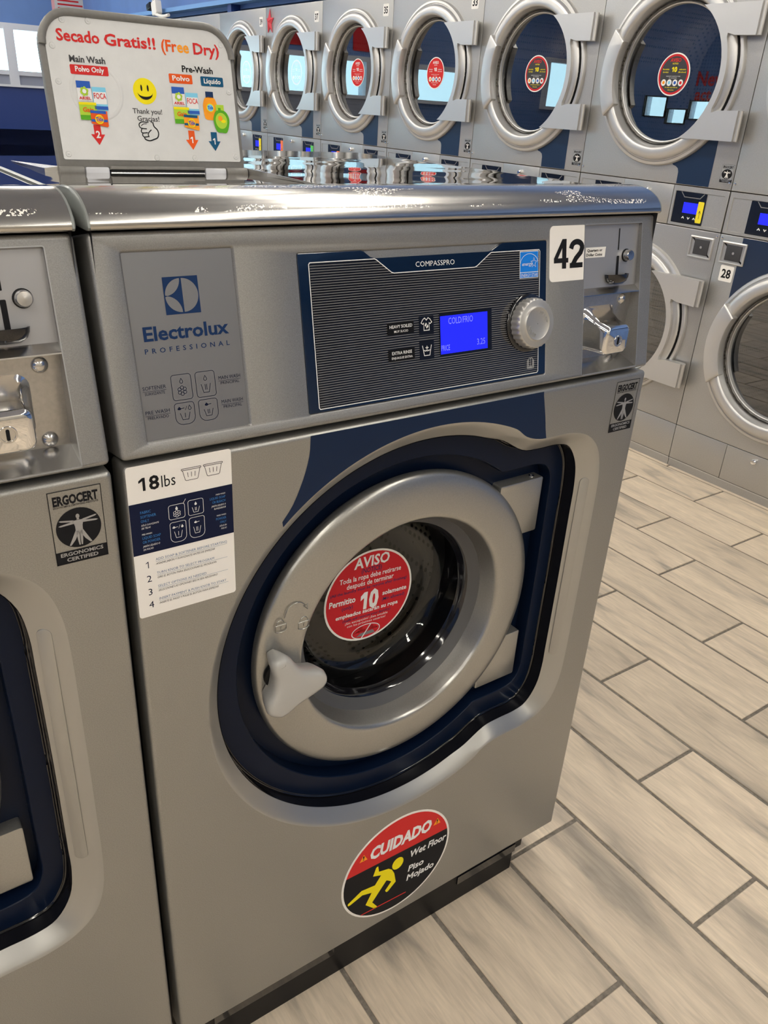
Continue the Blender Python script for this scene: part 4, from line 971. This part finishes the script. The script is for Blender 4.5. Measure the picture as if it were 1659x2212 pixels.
def dryer_front_decal(zc, upper):
    """navy corner patch beside the round door"""
    m = MB(); s = 1 if upper else -1
    pts = []
    if upper: vb = ZMID + .004
    else: vb = .906
    r0 = .290
    a1 = math.asin(max(-1, min(1, .265 / r0)))
    c0 = [(u, zc - s * math.sqrt(r0 ** 2 - u ** 2)) for u in [.265 - .185 * i / 10 for i in range(11)]]
    pts = [(.265, vb)] + c0 + [(.095, zc - s * .297), (.108, zc - s * .300), (.119, zc - s * .307), (.1235, zc - s * .318), (.1245, vb)]
    if not upper: pts = [(-u, v) for u, v in pts]
    m.poly(DRY, pts, 'dryer_blue', .0006)
    return m
def dryer_door(parent, zc, notice):
    dm = MB()
    dm.lathe(DRY, 0, zc, [(.306, 0), (.3055, .010), (.302, .015), (.293, .017), (.290, .013), (.287, .0135), (.2850, .022), (.280, .0275), (.268, .031), (.252, .0325), (.245, .030), (.241, .024), (.236, .0), (.231, -.020), (.2275, -.0235), (.2270, -.014), (.2245, -.0115), (.2215, -.013), (.2195, -.026)], 'dryer_ring', 88)
    d = dm.build('door', parent, 40)
    m = MB(); m.lathe(DRY, 0, zc, [(.2215, -.024), (.12, -.0243), (0, -.0244)], 'dryer_glass', 64); m.build('door_glass', d, 40)
    # grip pad on the far side of the ring
    m = MB(); t0, t1 = PI - .53, PI + .53; n = 16
    sec = lambda k, r0, r1: [(r * math.cos(t), zc + r * math.sin(t)) for r, t in [(r1, t0 + k + (t1 - t0 - 2 * k) * i / n) for i in range(n + 1)] + [(r0, t1 - .06 - k - (t1 - t0 - .12 - 2 * k) * i / n) for i in range(n + 1)]]
    m.loft([[DRY(a, b, w) for a, b in l] for l, w in ((sec(0, .229, .291), .012), (sec(0, .229, .291), .038), (sec(.012, .231, .289), .0415), (sec(.02, .235, .286), .0425))], 'dryer_ring', True, False, True); m.build('grip', d, 40)
    # hinge plate: two leaves joined along the ring
    m = MB(); n = 12
    arc = [(.262 * math.cos(t), zc + .262 * math.sin(t)) for t in [-.50 + 1.0 * i / n for i in range(n + 1)]]
    inn = [(.240 * math.cos(t), zc + .240 * math.sin(t)) for t in [1.02 - 2.04 * i / 20 for i in range(21)]]
    hp = [(.160, zc - .205), (.345, zc - .205), (.345, zc - .110), (.268, zc - .112), (.240, zc - .119)] + arc[1:-1] + [(.240, zc + .119), (.268, zc + .112), (.345, zc + .110), (.345, zc + .205), (.160, zc + .205)] + inn
    m.prism(DRY, hp, .012, .044, 'dryer_ring', 0); m.build('hinge_plate', d)
    for s in (-1, 1):
        m = MB(); m.lathe(Frame((0, -.3495, zc + s * .1575 - .047), (1, 0, 0), (0, 1, 0)), -.030, 0, [(0, 0), (.0075, 0), (.0075, .094), (0, .094)], 'dryer_ring', 12); m.build('hinge_knuckle', d, 30)
    m = MB(); m.tube([DRY(.284 * math.cos(t), zc + .284 * math.sin(t), .016) for t in [-.42 + .84 * i / 14 for i in range(15)]], .006, 'black', 8); m.build('hinge_gap_shade', d, 60)  # black tube stands in for the shaded gap between ring and hinge plate
    if notice: dryer_notice(zc, notice == 'red').build('notice_sticker', d)
    return d
def build_dryer(label):
    t = thing('stacked_dryer', label, 'dryer', group='stacked dryers along the wall')
    H = WD / 2 - .0012
    m = MB(); m.box(.004, .95, -H, H, .02, 1.772, 'dryer_steel', skip='l')
    for x in (.3,): pass
    m.build('cabinet', t)
    m = MB(); m.box(.003, .05, -H, H, 0, .034, 'dryer_steel'); m.box(.0, .003, -H, H, .030, .0345, 'dryer_ring'); m.build('plinth', t)
    # drums
    for zc in (.535, 1.412):
        m = MB(); m.lathe(DRY, 0, zc, [(.232, .0), (.236, -.05), (.30, -.07), (.305, -.45), (.27, -.52), (0, -.53)], 'drum_metal', 40); m.build('drum', t, 40)
    # body fronts with a round opening each
    for nm, z0, z1, zc in (('lower_front', .1765, .9075, .535), ('upper_front', ZMID + .002, 1.772, 1.412)):
        m = MB(); oo = rrect(-H, H, z0, z1, .002, 2)
        m.sheet(DRY, inset(oo, .0015), [ell(0, zc, .245, None, 48)], 'dryer_steel', 0)
        m.loft([[DRY(a, b, w) for a, b in inset(oo, d)] for d, w in ((.0015, 0), (.0004, -.0006), (0, -.002), (0, -.02))], 'dryer_steel'); m.build(nm, t, 40)
    dryer_front_decal(1.412, True).build('navy_decal', t); dryer_front_decal(.535, False).build('navy_decal', t)
    # foot panels
    for a, b in ((-H, -.1235), (-.1215, H)):
        m = MB(); m.prism(DRY, rrect(a, b, .036, .1745, .0015, 2), -.02, 0, 'dryer_steel', .001); m.build('foot_panel', t, 40)
    m = MB(); m.lathe(DRY, 0, .150, [(.011, 0), (.011, .010), (.008, .014), (0, .014)], 'chrome', 10); m.build('panel_lock', t, 30)
    # control strip: two display modules and a middle cover
    m = MB(); m.prism(DRY, rrect(-.1185, .1185, .9105, ZMID - .001, .0015, 2), -.02, 0, 'dryer_steel', .001); m.build('control_cover', t, 40)
    m = MB(); m.lathe(DRY, 0, 1.020, [(.010, 0), (.010, .010), (.006, .014), (0, .014)], 'chrome', 12); m.build('cover_lock', t, 30)
    for s in (1, -1):
        S = lambda l: [(s * u, v) for u, v in (l if s > 0 else l[::-1])]
        m = MB(); o_ = S(rrect(.1205, .3555, .9105, ZMID - .001, .0015, 2)); hole = S(rrect(.131, .342, .920, 1.031, .002, 2))
        m.sheet(DRY, inset(o_, .001), [hole], 'dryer_steel'); m.loft([[DRY(a, b, w) for a, b in inset(o_, d)] for d, w in ((.001, 0), (0, -.001), (0, -.02))], 'dryer_steel')
        m.loft([[DRY(a, b, w) for a, b in inset(hole, d)] for d, w in ((0, 0), (.0015, -.0025))], 'dryer_steel'); m.poly(DRY, inset(hole, .001), 'dryer_steel', -.0025)
        md = m.build('control_module', t, 40)
        m = MB(); x = lambda u: s * u
        a, b = (.1340, .2680) if s > 0 else (-.2680, -.1340)
        m.prism(DRY, rrect(a, b, .921, 1.0295, .002, 2), -.0025, -.0005, 'black_gloss')
        la, lb = (.176, .239) if s > 0 else (-.226, -.163)
        c = (la + lb) / 2
        m.rect(DRY, la, lb, .9575, .9945, 'lcd_blue', .0)
        m.stroke(DRY, [(c - .050, 1.029), (c - .034, 1.012), (c + .034, 1.012), (c + .050, 1.029)], .003, 'ink_grey', .0)
        for k in range(3):
            u = la + .008 + k * .024; d_ = -1 if k == 1 else 1
            m.stroke(DRY, [(u - .005, .941 - d_ * .003), (u, .941 + d_ * .003), (u + .005, .941 - d_ * .003)], .003, 'ink_white', .0)
        m.build('display', md, None, 'small blue lit display in a black window')
    # coin boxes at the top of the lower front
    for s in (1, -1):
        c = s * .2905; m = MB(); o_ = rrect(c - .050, c + .050, .8115, .8870, .002, 2)
        L = lambda d, w: [DRY(a, b, w) for a, b in inset(o_, d)]
        m.loft([L(0, 0), L(0, .005), L(.003, .007), L(.006, .0065), L(.007, .001)], 'dryer_ring'); m.poly(DRY, inset(o_, .007), 'plate_silver', .001)
        q = rrect(c - .030, c + .032, .823, .876, .001, 1); m.prism(DRY, q, .001, .004, 'ink_dgrey', .0015)
        m.lathe(DRY, c + .003, .850, [(.005, .004), (.005, .0065), (0, .0065)], 'dull_chrome', 10); m.build('coin_box', t, 30)
    ergo_sticker(DRY, .304, .352, 1.076, 1.1335, True).build('certificate_sticker', t)
    for v in (1.075, .895):
        for u in (-.347, .347): m = MB(); m.lathe(DRY, u, v, [(.005, 0), (.0045, .0025), (0, .003)], 'dull_chrome', 8); m.build('front_screw', t)
    return t
DL = {-2: 'silver stacked dryer at the end of the row, beside the dryer marked 28',
      -1: 'silver stacked dryer whose lower door is marked 28 below a coin box',
      0: 'silver stacked dryer with a yellow tag on one display, beside dryer 28',
      1: 'silver stacked dryer between the yellow-tagged one and dryer 33', 2: 'silver stacked dryer with number 33 on its upper front',
      3: 'silver stacked dryer with number 35 and one orange tag', 4: 'silver stacked dryer with number 37 and orange and green tags',
      5: 'silver stacked dryer with number 39 and a yellow tag on its strip', 6: 'silver stacked dryer next to dryer 39, hidden behind the raised lid', 7: 'last silver stacked dryer of the row, next to the shop window end'}
d0 = None; DR = {}
for k in range(-2, 8):
    if d0 is None: d0 = o = build_dryer(DL[k])
    else: o = copy_tree(d0); o['label'] = DL[k]
    o.location = (XD, YD0 + WD * (k + .5), 0); DR[k] = o
# doors: same door on all, its notice dark near, red further along
for k in range(-2, 8):
    pass
lowd = dryer_door(d0, .535, None)
upd = dryer_door(d0, 1.412, 'dark')
stk = {'dark': [c for c in upd.children if c.name.startswith('notice_sticker')][0], 'red': None, 'behind': None}
for k in range(-1, 8):
    copy_tree(lowd, DR[k])
    d = copy_tree(upd, DR[k], ('notice_sticker',))
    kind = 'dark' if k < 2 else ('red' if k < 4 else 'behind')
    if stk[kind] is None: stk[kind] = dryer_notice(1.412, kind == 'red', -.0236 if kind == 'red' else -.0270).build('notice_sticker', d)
    else:
        c = stk[kind].copy(); COL.objects.link(c); c.parent = d
# number stickers
for k, s, u, v, w_, h_ in ((2, '33', .291, 1.6945, .050, .055), (3, '35', .291, 1.6965, .050, .055), (4, '37', .291, 1.6965, .050, .055), (5, '39', .291, 1.6965, .050, .055), (-1, '28', -.2995, .7775, .0545, .0560)):
    m = MB(); m.prism(DRY, rrect(u - w_ / 2, u + w_ / 2, v - h_ / 2, v + h_ / 2, .005, 4), 0, .0006, 'sticker_white'); text(m, DRY, s, u, v - .015, .029, 'ink_black', .038, 'c', 'b', 0, .0010); m.build('number_sticker', DR[k])
# coloured tags stuck on the control strip
for k, u0, u1, v0, v1, c in ((0, .2395, .2640, .9290, 1.0020, 'tag_yellow'), (5, .2300, .2620, .9260, 1.0100, 'tag_yellow'), (4, -.1650, -.1330, .9260, 1.0150, 'tag_orange'), (4, .2360, .2700, .9260, 1.0100, 'tag_green'), (3, -.1650, -.1330, .9240, 1.0000, 'tag_orange')):
    m = MB(); m.prism(DRY, rrect(u0, u1, v0, v1, .003, 2), -.0005, .0006, c)
    uc = (u0 + u1) / 2
    m.stroke(DRY, [(uc, v0 + .015), (uc, v0 + .042)], .0015, 'ink_black', .0008); m.stroke(DRY, [(uc - .005, v0 + .033), (uc, v0 + .042), (uc + .005, v0 + .033)], .0015, 'ink_black', .0008); m.build('paper_tag', DR[k])

# ================================================================== small things
def star():
    m = MB(); F = DRY; pts = [((.050 if i % 2 == 0 else .022) * math.cos(PI / 2 + i * PI / 5), (.072 if i % 2 == 0 else .030) * math.sin(PI / 2 + i * PI / 5)) for i in range(10)]
    fr = [F(a, b, .002) for a, b in pts]; bk = [F(a, b, 0) for a, b in pts]
    m.add(fr + [F(0, 0, .020)], [(i, (i + 1) % 10, 10) for i in range(10)], 'star_red'); m.add(bk, [range(10)], 'star_red'); m.loft([bk, fr], 'star_red')
    o = m.build('star_ornament'); o.location = (XD - .001, 4.655, 1.690); tag(o, 'shiny red star ornament stuck at the top edge of dryer 37', 'ornament')
star()
def posters():
    for x, z, w, h, c, lb in ((1.45, 1.995, .36, .34, 'poster_pink', 'pink-bordered notice sheet pinned on the blue far wall'), (1.98, 2.01, .20, .24, 'paper_white', 'small plain white sheet pinned on the blue far wall')):
        x = x + 1.05
        t = MB(); FB = Frame((x, Y1 - .002, z), (1, 0, 0), (0, 0, 1))
        t.prism(FB, rrect(-w / 2, w / 2, -h / 2, h / 2, .004, 1), -.001, .002, c)
        if c == 'poster_pink':
            t.rect(FB, -w * .42, w * .42, -h * .36, h * .44, 'paper_white', .003)
            for k in range(6): t.rect(FB, -w * .34, w * (.34 - .05 * (k % 3)), h * (.30 - .1 * k) - .008, h * (.30 - .1 * k) + .006, 'ink_red2', .004)
        tag(t.build('wall_notice'), lb, 'notice')
posters()
def cable():
    t = thing('dangling_cable', 'white power lead with a black plug hanging over the blue ledge', 'cable', (XD, 6.55, 1.85))
    m = MB(); m.tube(spline([(0, -.05, .22), (-.03, 0, .12), (-.05, .04, .03), (-.06, .0, -.03), (-.05, -.14, -.06), (-.04, -.26, -.055)], 5, False), .012, 'white', 8); m.build('lead', t, 60)
    m = MB(); m.tube(spline([(.0, -.12, .25), (-.03, -.06, .16), (-.05, .02, .06)], 5, False), .014, 'black', 8); m.build('dark_lead', t, 60)
    m = MB(); m.prism(DRY.sub(-.09, .02, .2, .05), rrect(-.06, .03, -.022, .022, .008, 3), -.02, .02, 'black', .004); m.build('plug', t, 40)
    m = MB(); m.prism(DRY.sub(.02, .0, .2, .05), rrect(-.055, .045, -.045, .05, .015, 3), -.03, .02, 'white', .006); m.build('adapter', t, 40)
cable()
def wall_letters():
    """red letters on the far and left walls, seen back to front in the dryer glass"""
    FB = Frame((0, Y1 - .004, 0), (1, 0, 0), (0, 0, 1)); FL = Frame((X0 + .004, 0, 0), (0, 1, 0), (0, 0, 1))
    mir = lambda F: Frame(F.o, -F.u, F.v)
    for i, (s, x) in enumerate((('M', 1.05), ('I', .55), ('V', .1), ('P', -.45), ('O', -.95), ('R', -1.45))):
        m = MB(); F = Frame((x, Y1 - .003, 1.86), (1, 0, 0), (0, 0, 1)); m.prism(F, rrect(-.16, .16, -.02, .30, .02, 2), -.001, .003, 'ink_red2')
        tag(m.build('banner_flag'), 'red square banner flag on the blue wall above the shop window', 'banner', 'red banner flags')
    m = MB(); n = Frame((X0 + .003, 7.08, 1.74), (0, -1, 0), (0, 0, 1)); text(m, n, 'New', 0, .0, .15, 'ink_red', None, 'l', 'b', 0, -.002); text(m, n, 'act', .03, -.165, .13, 'ink_red', None, 'l', 'b', 0, -.002)
    tag(m.build('window_lettering'), 'large red words painted on the left wall above the windows', 'lettering')
wall_letters()
